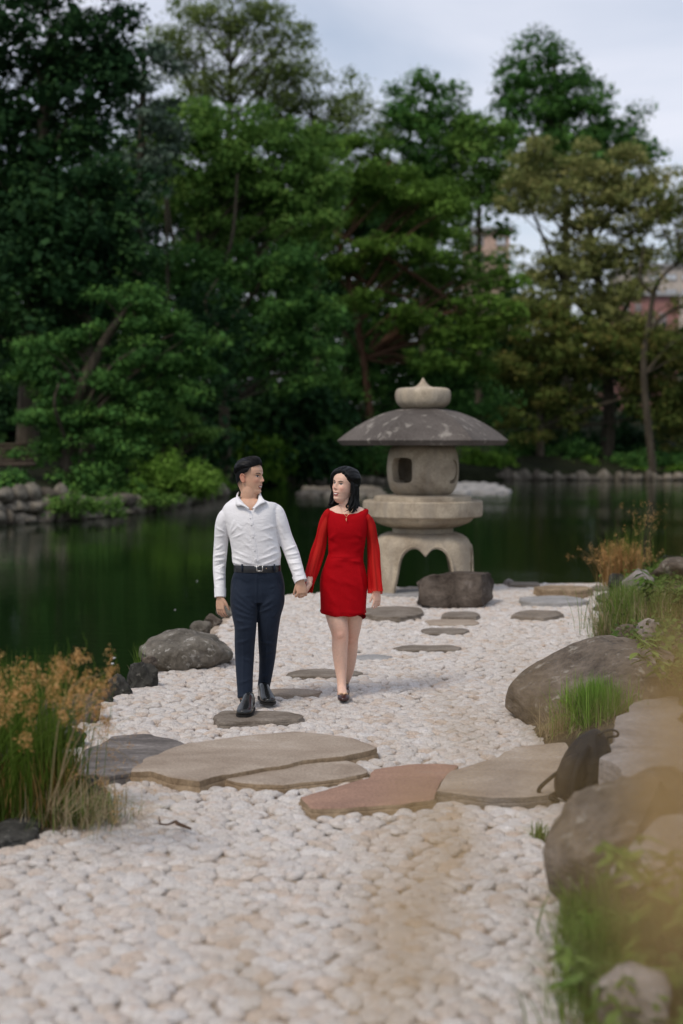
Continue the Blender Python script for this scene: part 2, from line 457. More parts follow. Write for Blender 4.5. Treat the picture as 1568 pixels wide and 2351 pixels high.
ys = np.linspace(-2.5, 23.5, 180); vs = np.concatenate([np.linspace(-0.3, 2.5, 45), np.linspace(2.8, 12, 14)])
YY, VV = np.meshgrid(ys, vs, indexing='ij'); XX = bank_edge(YY) + VV
ZZ = bank_z(XX, YY) + 0.05 * fbm(np.c_[XX.ravel() * 3, YY.ravel() * 3, XX.ravel() * 0], 4, 3).reshape(XX.shape) * np.clip(VV, 0, 1) - 0.01
ZZ = np.where(YY > 22.2, ZZ - (YY - 22.2) * 1.4, ZZ)
n1, n2 = XX.shape; ii = np.arange(n1 - 1)[:, None] * n2 + np.arange(n2 - 1)[None]
Qb = np.stack([ii, ii + n2, ii + n2 + 1, ii + 1], -1).reshape(-1, 4)[:, ::-1]
mk('planted_bank', np.c_[XX.ravel(), YY.ravel(), ZZ.ravel()], Qb, M['earth'], kind='structure')

# far bank: a ribbon along the pond's far shore that rises into the wood
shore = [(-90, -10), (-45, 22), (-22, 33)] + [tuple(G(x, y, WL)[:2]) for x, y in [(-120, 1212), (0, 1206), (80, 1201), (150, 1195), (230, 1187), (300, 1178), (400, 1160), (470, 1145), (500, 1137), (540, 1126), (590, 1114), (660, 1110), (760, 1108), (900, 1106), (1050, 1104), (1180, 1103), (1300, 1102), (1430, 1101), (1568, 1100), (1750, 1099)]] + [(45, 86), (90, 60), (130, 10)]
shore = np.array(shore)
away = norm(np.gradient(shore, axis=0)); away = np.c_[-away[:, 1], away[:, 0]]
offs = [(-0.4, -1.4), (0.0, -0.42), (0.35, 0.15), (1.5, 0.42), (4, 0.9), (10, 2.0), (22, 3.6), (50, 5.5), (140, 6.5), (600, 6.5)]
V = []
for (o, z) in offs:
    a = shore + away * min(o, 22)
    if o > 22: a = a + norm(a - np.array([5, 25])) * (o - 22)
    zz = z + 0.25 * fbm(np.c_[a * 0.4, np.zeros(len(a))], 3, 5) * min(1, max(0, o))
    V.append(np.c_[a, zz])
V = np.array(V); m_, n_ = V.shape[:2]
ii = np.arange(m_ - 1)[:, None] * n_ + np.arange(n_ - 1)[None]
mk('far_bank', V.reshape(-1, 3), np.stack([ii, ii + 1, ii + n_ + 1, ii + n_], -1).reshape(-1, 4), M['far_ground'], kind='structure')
def far_ground(x, y):
    d = np.min(np.linalg.norm(shore - np.array([x, y]), axis=1))
    return float(np.interp(d, [0, 1.5, 4, 10, 22, 50, 140], [-0.1, 0.35, 0.85, 1.9, 3.4, 5.3, 6.4]))

# ------------------------------------------------------------------ rocks
def rock_verts(size, seed, cuts=11, rough=0.10, sub=30, flat=0.0, cutd=(0.62, 0.92), blocky=1.0):
    r = np.random.default_rng(seed)
    n, m = sub, sub // 2 + 3
    mb = MB(); ball(mb, (0, 0, 0), 1.0, n, m); V, f = mb.arrays()
    if blocky != 1.0: V = np.sign(V) * np.abs(V) ** blocky
    for _ in range(cuts):
        d = norm(r.normal(size=3) * np.array([1, 1, 0.8])); t = r.uniform(*cutd)
        s = V @ d; V = V - np.outer(np.maximum(s - t, 0), d)
    V = V + norm(V) * (rough * fbm(V * 1.7 + seed, 5, seed)[:, None]) + norm(V) * (rough * 0.45 * (0.5 - np.abs(fbm(V * 4.2 + seed, 4, seed + 9)))[:, None])
    if flat: V[:, 2] = np.minimum(V[:, 2], 1 - flat)
    lo, hi = V.min(0), V.max(0); V = (V - (lo + hi) / 2) / ((hi - lo) / 2)
    return V * np.array(size), f
def rock(x0, x1, ytop, ybase, mat, label=None, seed=1, depth=None, cat='rock', group=None, name='boulder', sink=0.25, z0=0.0, parent=None, sub=36, rz=0.0, lean=0.0, **kw):
    """a boulder spanning x0..x1 and ytop..ybase in the frame, standing on height z0"""
    b = G((x0 + x1) / 2, ybase, z0); Yf = b[1]
    w = (x1 - x0) / FPX * Yf / 2
    dpt = w * 0.8 if depth is None else depth
    Yc = Yf + dpt * 0.75; k = Yc / Yf
    top = W((x0 + x1) / 2, ytop, Yc + dpt * 0.1)[2]
    h = (top - z0)
    hh = h * (1 + sink) / 2
    V, f = rock_verts((w * k, dpt, hh), seed, sub=sub, **kw)
    if rz: V = V @ rotz(rz).T
    if lean: V[:, 0] += lean * V[:, 2]
    c = np.array([b[0] * k, Yc, z0 + h - hh])
    return mk(name, V + c, f, M[mat], parent, loc=None if parent is not None else (c[0], c[1], z0), label=label, cat=cat if label else None, group=group), c

rock(318, 536, 1446, 1541, 'boulder', 'largest grey boulder at the water edge left of the man, pale lichen on top', 91, depth=0.45, rough=0.10, cuts=9, sub=64, sink=0.35, cutd=(0.72, 0.98), blocky=0.85)
rock(436, 486, 1424, 1460, 'boulder', 'round brown-grey rock just behind the largest boulder at the water edge', 12, sub=30)
rock(468, 512, 1408, 1436, 'brown_boulder', 'small brown rock just below the man\'s hanging hand, second farthest of the shore rocks', 13, sub=26)
rock(495, 540, 1390, 1418, 'boulder', 'farthest shore rock, half hidden behind the man\'s thigh', 14, sub=26)
rock(288, 365, 1516, 1582, 'dark_rock', 'jagged dark rock against the near end of the largest shore boulder', 15, rough=0.2, cuts=14, sub=44)
rock(322, 362, 1505, 1530, 'brown_boulder', 'small reddish-brown rock on top of the jagged dark rocks', 65, z0=0.08, rough=0.18, sub=28)
rock(248, 306, 1545, 1600, 'dark_rock', 'small angular rock at the pebble edge, tilted and pale on its side', 16, rough=0.15, sub=36)
rock(200, 262, 1578, 1618, 'dark_rock', 'low blackish rock at the pebble edge behind the orange grass heads', 17, rough=0.16, sub=32)
rock(140, 232, 1592, 1665, 'brown_boulder', 'rounded brown rock behind the orange seed heads', 18, sub=36, rough=0.12)
rock(78, 165, 1605, 1710, 'brown_boulder', 'taller brown rock partly hidden by the rushes on the left', 19, sub=36, rough=0.12)
rock(120, 200, 1668, 1722, 'dark_rock', 'dark low rock at the left corner of the pebbles above the slate slab', 20, sub=32)
rock(-60, 92, 1893, 1958, 'dark_rock', 'blackish-green rock in the lower left corner under the rush clump', 21, depth=0.3, sub=40, rough=0.1)
rock(150, 255, 1780, 1862, 'dark_rock', 'dark rock draped with dry grass below the slate slab', 22, sub=36, rough=0.14)
rock(20, 180, 1730, 1850, 'dark_rock', 'low dark rock in the middle of the rush clump', 23, sub=30)
rock(-90, 60, 1700, 1800, 'dark_rock', 'dark shore rock at the left edge behind the rushes', 24, sub=30)
rock(955, 1142, 1307, 1398, 'lantern_rock', 'dark angular block of rock in front of the stone lantern', 37, depth=0.42, cuts=13, rough=0.10, sub=72, sink=0.08, cutd=(0.62, 0.98), blocky=0.45)
rock(1168, 1530, 1466, 1698, 'brown_boulder', 'largest smooth brown boulder on the right with a green grass tuft in front', 32, depth=0.72, cuts=8, rough=0.06, sub=64, sink=0.3, lean=0.45)
rock(1236, 1620, 1762, 2150, 'brown_boulder', 'big blurred grey-brown boulder below the backpack', 54, depth=0.42, cuts=12, rough=0.11, sub=64, z0=0.0, blocky=0.75, cutd=(0.62, 0.95), lean=0.28)
rock(1395, 1760, 1860, 2130, 'pale_rock', 'pale blurred boulder at the right edge under the amber grass', 35, depth=0.3, cuts=9, rough=0.08, sub=44, z0=0.18)
rock(1290, 1560, 2060, 2210, 'brown_boulder', 'low brown blurred rock above the leafy plants in the lower right', 36, depth=0.24, sub=40, z0=0.02)
rock(1365, 1530, 2215, 2420, 'pale_rock', 'blurred mauve rock among the leaves in the lower right corner', 38, depth=0.16, sub=40, z0=0.04, rz=0.5)
rock(1364, 1432, 1360, 1388, 'brown_boulder', 'square brown rock at the far right corner of the pebbles', 41, sub=30, rough=0.12, cutd=(0.5, 0.85))
rock(1362, 1430, 1388, 1408, 'brown_boulder', 'flat brown rock under the square one at the pebble edge', 42, sub=28)
rock(1395, 1440, 1315, 1360, 'dark_rock', 'dark upright rock under the dry orange grass by the pond', 43, sub=28, rough=0.15)
rock(1425, 1500, 1305, 1360, 'pale_rock', 'pale rounded rock on the right bank behind the dry orange grass', 44, sub=32, z0=0.15, rough=0.12)
rock(1490, 1620, 1278, 1335, 'brown_boulder', 'long brown rock at the right edge by the two metal stakes', 45, sub=34, z0=0.25, rough=0.12)
rock(1405, 1475, 1432, 1475, 'brown_boulder', 'brown block beside the near fence stake', 46, sub=30, z0=0.12, rough=0.12)
rock(1455, 1525, 1418, 1468, 'pale_rock', 'crumbly tan rock right of the near fence stake', 47, sub=30, z0=0.2, rough=0.2)
rock(1155, 1180, 1328, 1346, 'pale_rock', 'small round stone at the water edge right of the lantern', 48, sub=20)

# ------------------------------------------------------------------ slabs and stepping stones
SLABS = []
def in_poly(P, poly):
    x, y = P[:, 0], P[:, 1]; inside = np.zeros(len(P), bool); n = len(poly); j = n - 1
    for i in range(n):
        xi, yi = poly[i]; xj, yj = poly[j]
        c = ((yi > y) != (yj > y)) & (x < (xj - xi) * (y - yi) / (yj - yi + 1e-12) + xi)
        inside ^= c; j = i
    return inside
def slab(pts_D, h, mat, side, label, cat='stone slab', name='stone_slab', seed=1, group=None, tilt=(0, 0), k=5, jit=0.012):
    P = np.array([G(x, y, h)[:2] for x, y in pts_D])
    Pc = np.vstack([P, P[:1]]); Q = dens(Pc, k)[:-1]; tt = np.arange(len(Q)) / k; i0 = tt.astype(int); Q = 0.35 * Q + 0.65 * (Pc[i0] * (1 - (tt - i0))[:, None] + Pc[i0 + 1] * (tt - i0)[:, None]); n = len(Q)
    a = 0.5 * np.sum(Q[:, 0] * np.roll(Q[:, 1], -1) - np.roll(Q[:, 0], -1) * Q[:, 1])
    if a < 0: Q = Q[::-1]
    Q = Q + jit * np.c_[fbm(np.c_[Q * 9, np.zeros(n)], 4, seed), fbm(np.c_[Q * 9, np.ones(n)], 4, seed + 3)]
    t = np.roll(Q, -1, 0) - np.roll(Q, 1, 0); nr = norm(np.c_[t[:, 1], -t[:, 0]])
    SLABS.append(Q + nr * 0.015)
    c = Q.mean(0)
    e = 0.012 * (1 + 0.8 * fbm(np.c_[Q * 14, np.zeros(n)], 3, seed + 5))
    prof = [(-0.030, 0.0), (-0.005, -0.001), (0.001, -0.006), (0.005, -h * 0.42), (0.003, -h * 0.50), (0.010, -h * 0.62), (0.020, -h - 0.03)]
    rings = []
    for o, z in prof:
        zz = h + z + (0.004 * fbm(np.c_[Q * 5, np.full(n, z * 50)], 3, seed) if z > -h * .9 else 0)
        R = Q + nr * (o + (e * 0.8 if z < -0.005 else 0 * e))[:, None]
        rings.append(np.c_[R, zz + (Q - c) @ np.array(tilt)])
    mb = MB(); V = np.vstack(rings); m = len(rings)
    i = np.arange(m - 1)[:, None] * n; j = np.arange(n)[None]; j2 = (j + 1) % n
    Qf = np.stack([i + j, i + n + j, i + n + j2, i + j2], -1).reshape(m - 1, n, 4)
    tri = np.array(tessellate_polygon([[Vector((*p[:2], 0)) for p in rings[0]]]))
    tv = rings[0]; nz = np.cross(np.c_[tv[tri[:, 1]][:, :2] - tv[tri[:, 0]][:, :2], np.zeros(len(tri))], np.c_[tv[tri[:, 2]][:, :2] - tv[tri[:, 0]][:, :2], np.zeros(len(tri))])[:, 2]
    tri = np.where((nz < 0)[:, None], tri[:, ::-1], tri)
    o = mk(name, V, [tri, Qf.reshape(-1, 4)], M[mat], loc=(c[0], c[1], 0), label=label, cat=cat, group=group, smooth=True)
    o.data.materials.append(M[side])
    idx = np.zeros(len(tri) + (m - 1) * n, np.int32); idx[len(tri) + 2 * n:] = 1
    o.data.polygons.foreach_set('material_index', idx)
    o.data.set_sharp_from_angle(angle=math.radians(32))
    return o
slab([(172, 1768), (205, 1718), (255, 1690), (330, 1686), (395, 1697), (432, 1712), (380, 1735), (330, 1765), (250, 1782)], 0.06, 'slab_dark', 'slab_dark', 'dark cracked slate slab with pale patches, leftmost of the big slabs', seed=3, jit=0.02)
slab([(304, 1768), (345, 1736), (430, 1706), (560, 1688), (680, 1679), (800, 1692), (862, 1714), (790, 1733), (700, 1744), (590, 1762), (505, 1775), (455, 1790), (400, 1783), (345, 1768)], 0.072, 'slab_grey', 'slab_side', 'largest flat grey-brown slab with a tan broken front edge, nearest the man', seed=4)
slab([(505, 1782), (570, 1766), (700, 1747), (792, 1742), (845, 1772), (760, 1786), (650, 1800), (560, 1797)], 0.045, 'slab_grey', 'slab_side', 'narrow layered brown slab in front of the largest one', seed=5)
slab([(695, 1828), (760, 1808), (852, 1786), (862, 1764), (960, 1752), (1052, 1755), (1012, 1785), (992, 1830), (930, 1842), (800, 1852), (720, 1855)], 0.05, 'slab_red', 'slab_side', 'reddish-brown flat slab between the two groups of grey slabs', seed=6)
slab([(1003, 1812), (1040, 1768), (1130, 1742), (1188, 1714), (1298, 1704), (1345, 1722), (1290, 1778), (1255, 1822), (1130, 1828)], 0.062, 'slab_grey', 'step_stone', 'grey slab on the right leading to the backpack', seed=7)
slab([(1400, 1700), (1425, 1640), (1490, 1598), (1600, 1588), (1740, 1600), (1740, 1810), (1560, 1812), (1430, 1780), (1398, 1740)], 0.27, 'pale_rock', 'pale_rock', 'broad pale mauve flat rock at the right edge beside the backpack', 'rock', 'boulder', 9, jit=0.035)
def step(x0, x1, yt, yb, h, label, mat='step_stone', seed=1, n=9, group='stepping stones across the pebbles'):
    r = np.random.default_rng(seed); cx, cy = (x0 + x1) / 2, (yt + yb) / 2
    pts = []
    for i in range(n):
        a = 2 * math.pi * i / n + r.uniform(-.15, .15); q = r.uniform(0.82, 1.06)
        c_, s_ = math.cos(a), math.sin(a)
        pts.append((cx + (x1 - x0) / 2 * q * math.copysign(abs(c_) ** .8, c_), cy + (yb - yt) / 2 * q * math.copysign(abs(s_) ** .8, s_)))
    return slab(pts, h, mat, mat, label, 'stepping stone', 'stepping_stone', seed, group, jit=0.01)
slab([(495, 1640), (520, 1631), (590, 1630), (660, 1632), (692, 1640), (680, 1648), (620, 1652), (560, 1655), (505, 1658)], 0.046, 'step_stone', 'step_stone', 'wide grey stepping stone under the man\'s front shoe', 'stepping stone', 'stepping_stone', 31, 'stepping stones across the pebbles')
step(600, 740, 1579, 1593, 0.04, 'tan-brown stepping stone behind the man\'s rear shoe', 'slab_grey', 32)
step(652, 832, 1535, 1552, 0.035, 'long dark stepping stone behind the woman\'s ankle', seed=33)
step(800, 898, 1501, 1513, 0.02, 'faint pale stepping stone right of the woman\'s shins', 'slab_pale', 34)
step(905, 1062, 1479, 1492, 0.03, 'thin brown stepping stone, nearest of the diagonal row right of the woman', seed=35)
step(962, 1080, 1440, 1454, 0.03, 'dark stepping stone, second of the diagonal row right of the woman', seed=36)
step(975, 1100, 1420, 1434, 0.03, 'split brown stepping stone just in front of the lantern rock', 'slab_grey', 37)
step(1012, 1102, 1402, 1416, 0.06, 'grey stepping stone touching the foot of the lantern rock', seed=38)
step(828, 972, 1390, 1416, 0.06, 'broad grey stepping stone behind the woman\'s hanging hand', seed=39)
step(1175, 1292, 1399, 1417, 0.05, 'dark oval stepping stone alone on the right of the pebbles', seed=40)
step(1193, 1348, 1367, 1384, 0.06, 'pale bluish-grey long stepping stone near the pond', 'slab_pale', 41)
step(1230, 1362, 1343, 1354, 0.11, 'raised tan stone at the pond edge behind the pale one', 'slab_side', 42)
step(1168, 1240, 1335, 1343, 0.05, 'dark flat stone at the waterline right of the lantern', seed=43)
step(1358, 1402, 1344, 1352, 0.05, 'small grey flat stone at the far right corner of the pebbles', seed=44)
step(870, 985, 1352, 1366, 0.04, 'flat pale stone between the lantern legs', 'slab_pale', 45)

# ------------------------------------------------------------------ pebbles
peb_poly = np.array([G(*p)[:2] for p in [(662, 1367), (600, 1388), (540, 1412), (500, 1450), (535, 1525), (440, 1532), (350, 1552), (262, 1600), (185, 1668), (130, 1705), (175, 1790), (235, 1840), (95, 1930), (0, 1965), (-200, 2060)]] + [np.array([-2.2, 3.2]), np.array([-2.2, 2.2]), np.array([0.80, 2.2])] +
                    [np.array([edge_W[i, 0] + 0.12, edge_W[i, 1]]) for i in range(len(edge_W) - 3, 1, -1)] + [G(*p)[:2] for p in [(1300, 1342), (1160, 1344), (1000, 1347), (880, 1353), (760, 1363)]])
SP = 0.084
gx, gy = np.meshgrid(np.arange(-2.6, 4.6, SP), np.arange(2.2, 19.2, SP * 0.866))
gx = gx + (np.arange(gx.shape[0]) % 2)[:, None] * SP / 2
P = np.c_[gx.ravel(), gy.ravel()]
P = P + np.c_[fbm(np.c_[P * 1.3, P[:, 0] * 0], 2, 50), fbm(np.c_[P * 1.3, P[:, 0] * 0 + 9], 2, 60)] * 0.05 + rng.uniform(-0.26, 0.26, P.shape) * SP
keep = in_poly(P, peb_poly)
for s in SLABS: keep &= ~in_poly(P, s)
P = P[keep]
P = P[np.abs(P[:, 0]) < P[:, 1] * 0.30 + 0.9]
def pebble_template(seed, low=False):
    r = np.random.default_rng(seed); n = 12
    th = np.linspace(0, 2 * np.pi, n, endpoint=False)
    out = 1 + 0.10 * np.cos(2 * th + r.uniform(0, 6)) + 0.07 * np.cos(3 * th + r.uniform(0, 6)) + 0.04 * r.normal(size=n)
    prof = [(0.35, 0.98), (0.68, 0.84), (0.90, 0.55), (1.0, 0.15), (0.97, -0.25)]
    if low: prof = [(0.50, 0.93), (0.86, 0.60), (1.0, 0.10), (0.97, -0.25)]
    V = [np.array([[0, 0, 1.0]])]
    for q, z in prof:
        rr = out * q; zz = z * (1 + 0.05 * r.normal(size=n))
        V.append(np.c_[rr * np.cos(th), rr * np.sin(th), zz])
    V = np.vstack(V) * np.array([1, 1, 0.5])
    V[:, 2] += 0.10 * r.normal() * V[:, 0] + 0.10 * r.normal() * V[:, 1]
    j = np.arange(n); T = np.stack([np.zeros(n, int), 1 + j, 1 + (j + 1) % n], -1)
    Q = np.vstack([np.stack([1 + k * n + j, 1 + (k + 1) * n + j, 1 + (k + 1) * n + (j + 1) % n, 1 + k * n + (j + 1) % n], -1) for k in range(len(prof) - 1)])
    return V, T, Q
TPL = [pebble_template(100 + i) for i in range(14)]
TPL2 = [pebble_template(100 + i, True) for i in range(14)]
near = np.argsort(P[:, 1] + 3.0 * np.maximum(0, np.abs(P[:, 0]) - P[:, 1] * 0.235) + 50 * (P[:, 1] < 4.35))
single, rest = near[:300], near[300:]
pav = mk('pebble_paving', [[-.5, 4.6, -0.0035], [.5, 4.6, -0.0035], [.5, 4.8, -0.0035], [-.5, 4.8, -0.0035]], np.array([[0, 1, 2, 3]]), M['mortar'], kind='structure')
tm = [new_mesh('pebble', V, [T, Q], M['pebble_obj']) for V, T, Q in TPL]
def peb_par(i):
    r = rng.uniform
    a = r(0.048, 0.059) * (1.12 if r() > 0.8 else 1) * (0.82 if r() < 0.12 else 1)
    return a * r(0.88, 1.15), a * r(0.80, 1.0), r(0.036, 0.048), r(0, 6.28), r(-0.006, 0.003)
for i in single:
    a, b, c, t, z = peb_par(i)
    o = bpy.data.objects.new('pebble', tm[rng.integers(14)]); COL.objects.link(o); o.parent = pav
    o.location = (P[i, 0], P[i, 1], z); o.rotation_euler = (0, 0, t); o.scale = (a, b, c)
Vs, Ts, Qs, tn, cnt = [], [], [], [], 0
for i in rest:
    a, b, c, t, z = peb_par(i); V, T, Q = (TPL if P[i, 1] < 6.5 else TPL2)[rng.integers(14)]
    Vw = (V * (a, b, c)) @ rotz(t).T + (P[i, 0], P[i, 1], z)
    Vs.append(Vw); Ts.append(T + cnt); Qs.append(Q + cnt); cnt += len(V); tn.append(np.full(len(V), rng.uniform()))
mk('pebble', np.vstack(Vs), [np.vstack(Ts), np.vstack(Qs)], M['pebble'], pav, tint=np.concatenate(tn), kind='stuff')
print('pebbles', len(P))
# ------------------------------------------------------------------ stone lantern
LX, LY = float(W(970, 1360, 17.6)[0]), 17.6
lan = thing('stone_lantern', 'large weathered stone lantern with a wide domed roof and arched legs by the pond', 'stone lantern', (LX, LY, 0))
def hexplan(p):
    def f(th):
        a = (th + np.pi / 6) % (np.pi / 3) - np.pi / 6
        a2 = (th % (np.pi / 3)) - np.pi / 6
        h = math.cos(np.pi / 6) / np.cos(a2)
        return 1 + (h - 1) * p
    return f
lc = (LX, LY, 0)
mb = MB(); lathe(mb, dens([(0.001, 2.650), (0.012, 2.64), (0.045, 2.585), (0.095, 2.545), (0.17, 2.528), (0.29, 2.522), (0.335, 2.49), (0.345, 2.42), (0.325, 2.34), (0.27, 2.285), (0.20, 2.262), (0.001, 2.262)], 4), 64, None, lc)
mb.build('finial', M['lantern'], lan)
mb = MB(); lathe(mb, [(0.001, 2.27), (0.20, 2.268)] + list(map(tuple, dens([(0.30, 2.262), (0.45, 2.225), (0.62, 2.160), (0.80, 2.065), (0.95, 1.965), (1.055, 1.882)], 4))) + [(1.058, 1.878), (1.01, 1.820), (0.98, 1.815), (0.6, 1.83), (0.40, 1.84), (0.001, 1.84)], 120, hexplan(0.95), lc)
roof = mb.build('roof', M['lantern_roof'], lan, smooth=True)
# firebox: hollow barrel with a square window and crescents cut through it
mb = MB()
pr = dens([(0.34, 1.838), (0.40, 1.80), (0.44, 1.70), (0.455, 1.55), (0.45, 1.42), (0.42, 1.30), (0.36, 1.222), (0.30, 1.205)], 4)
pin = dens([(0.22, 1.26), (0.31, 1.32), (0.34, 1.45), (0.34, 1.65), (0.28, 1.77), (0.2, 1.79)], 3)
loop = np.vstack([pr, pin, pr[:1]])
oct_ = lambda th: 1 + 0.025 * np.cos(4 * (th + math.radians(50)))
lathe(mb, loop[::-1] if False else loop, 72, oct_, lc)
Vb, fb = mb.arrays()
def cutter(shape, ang, r0, r1):
    """extrude a (u, z) outline radially outward at angle ang"""
    S = np.array(shape); n = len(S); d = np.array([math.sin(ang), -math.cos(ang), 0]); u = np.array([math.cos(ang), math.sin(ang), 0])
    A = np.array([LX, LY, 0]) + S[:, :1] * u + S[:, 1:] * np.array([0, 0, 1])
    V = np.vstack([A + d * r0, A + d * r1]); tri = np.array(tessellate_polygon([[Vector((*p, 0)) for p in S]]))
    a = sum(S[i][0] * S[(i + 1) % n][1] - S[(i + 1) % n][0] * S[i][1] for i in range(n))
    j = np.arange(n); Q = np.stack([j, (j + 1) % n, (j + 1) % n + n, j + n], -1)
    t0 = tri
    nz = np.cross(S[tri[:, 1]] - S[tri[:, 0]], S[tri[:, 2]] - S[tri[:, 0]])
    t0 = np.where((nz < 0)[:, None], tri[:, ::-1], tri)         # ccw in (u,z): normal along -(u x z)...
    if a < 0: Q = Q[:, ::-1]
    # u x z = (sin,-cos,0)*1 = d  -> ccw faces d
    return V, [np.vstack([t0[:, ::-1], t0 + n]), Q]
def rrect(cx, cz, hx, hz, p=4.5, n=28):
    t = np.linspace(0, 2 * np.pi, n, endpoint=False); c, s = np.cos(t), np.sin(t)
    return [(cx + hx * np.sign(a) * abs(a) ** (2 / p), cz + hz * np.sign(b) * abs(b) ** (2 / p)) for a, b in zip(c, s)]
def crescent(cz):
    o = [(-0.02 + 0.15 * math.cos(a), cz + 0.15 * math.sin(a)) for a in np.linspace(-1.75, 1.45, 16)]
    i = [(-0.078 + 0.135 * math.cos(a), cz + 0.02 + 0.135 * math.sin(a)) for a in np.linspace(1.5, -1.5, 22)]
    i = [p for p in i if math.hypot(p[0] + 0.02, p[1] - cz) < 0.141]
    return o + i
A1 = math.radians(-40)
cut = [cutter(rrect(0.01, 1.515, 0.145, 0.155), A1 + k * math.pi, 0.1, 0.7) for k in (0, 1)] + [cutter(crescent(1.50), A1 + math.pi / 2 + 0.02 + k * math.pi, 0.1, 0.7) for k in (0, 1)]
Vb, Tb = boolean_cut(Vb, fb, cut)
fbx = mk('firebox', Vb, Tb, M['lantern'], lan, smooth=False)
def autosmooth(o, deg=35):
    me = o.data; me.polygons.foreach_set('use_smooth', np.ones(len(me.polygons), bool))
    try: me.set_sharp_from_angle(angle=math.radians(deg))
    except Exception: pass
autosmooth(fbx); autosmooth(roof, 18)
mb = MB(); lathe(mb, [(0.001, 1.212), (0.40, 1.21), (0.56, 1.200), (0.60, 1.185), (0.605, 1.150), (0.60, 1.130)] + [(0.72, 1.142), (0.742, 1.125), (0.745, 1.04), (0.74, 0.955), (0.72, 0.938), (0.001, 0.935)], 96, hexplan(0.12), lc)
autosmooth(mb.build('platform', M['lantern'], lan), 40)
mb = MB(); lathe(mb, dens([(0.001, 0.938), (0.60, 0.938), (0.622, 0.92), (0.585, 0.875), (0.50, 0.835), (0.40, 0.805), (0.34, 0.798), (0.001, 0.798)], 3), 96, lambda th: 1 + 0.008 * np.cos(12 * th), lc)
autosmooth(mb.build('lotus_bowl', M['lantern'], lan), 40)
mb = MB(); lathe(mb, [(0.001, 0.80), (0.372, 0.80), (0.378, 0.79), (0.372, 0.735), (0.40, 0.722), (0.001, 0.72)], 64, None, lc)
autosmooth(mb.build('neck_ring', M['lantern'], lan), 40)
# legs: rounded-square hollow stand, arches with a central cusp on every side
mb = MB(); sq = lambda th: 1.0 / (np.abs(np.cos(th)) ** 3.4 + np.abs(np.sin(th)) ** 3.4) ** (1 / 3.4)
po = dens([(0.40, 0.742), (0.46, 0.728), (0.54, 0.69), (0.588, 0.62), (0.600, 0.52), (0.600, 0.3), (0.605, 0.1), (0.61, -0.05)], 4)
pi_ = dens([(0.43, -0.05), (0.43, 0.2), (0.42, 0.45), (0.36, 0.58), (0.26, 0.62)], 3)
lathe(mb, np.vstack([[0.001, 0.742], po, pi_, [0.001, 0.62]]), 96, lambda th: sq(th) * 0.985, lc)
Vl, fl = mb.arrays()
def arch(k=1.0, dz=0.0, zb=-0.2):
    R = dens([(.37, zb), (.362, 0.0), (.345, .12), (.315, .28), (.294, .40), (.262, .49), (.205, .552), (.14, .577), (.085, .565), (.04, .525), (.012, .490)], 3)
    R = [(x * k, z + dz) for x, z in R] + [(0.0, .478 + dz)]
    return R + [(-x, z) for x, z in R[:-1]][::-1]
cuts = [cutter(arch([1.0, 1.0, 1.14, 1.0][k]), k * math.pi / 2, 0.15 + 0.002 * k, 0.9) for k in range(4)]
Vl, Tl = boolean_cut(Vl, fl, cuts)
o = mk('legs', Vl, Tl, M['lantern'], lan); autosmooth(o, 40)
# raised rim round each arch
for k in range(4):
    a = k * math.pi / 2; d = np.array([math.sin(a), -math.cos(a), 0]); u = np.array([math.cos(a), math.sin(a), 0])
    S = np.array(arch(1.075 * [1.0, 1.0, 1.14, 1.0][k], 0.022, 0.0))
   
    r = 0.588 + 0 * S[:, 1]; r = r - np.clip(S[:, 1] - 0.5, 0, 1) * 0.05
    path = np.array([LX, LY, 0]) + S[:, :1] * u + S[:, 1:] * np.array([0, 0, 1]) + d * r[:, None]
    mb = MB(); tube(mb, path, [0.013] * len(path), 8, 2, ref=d, cap=True); mb.build('arch_rim', M['lantern'], lan)

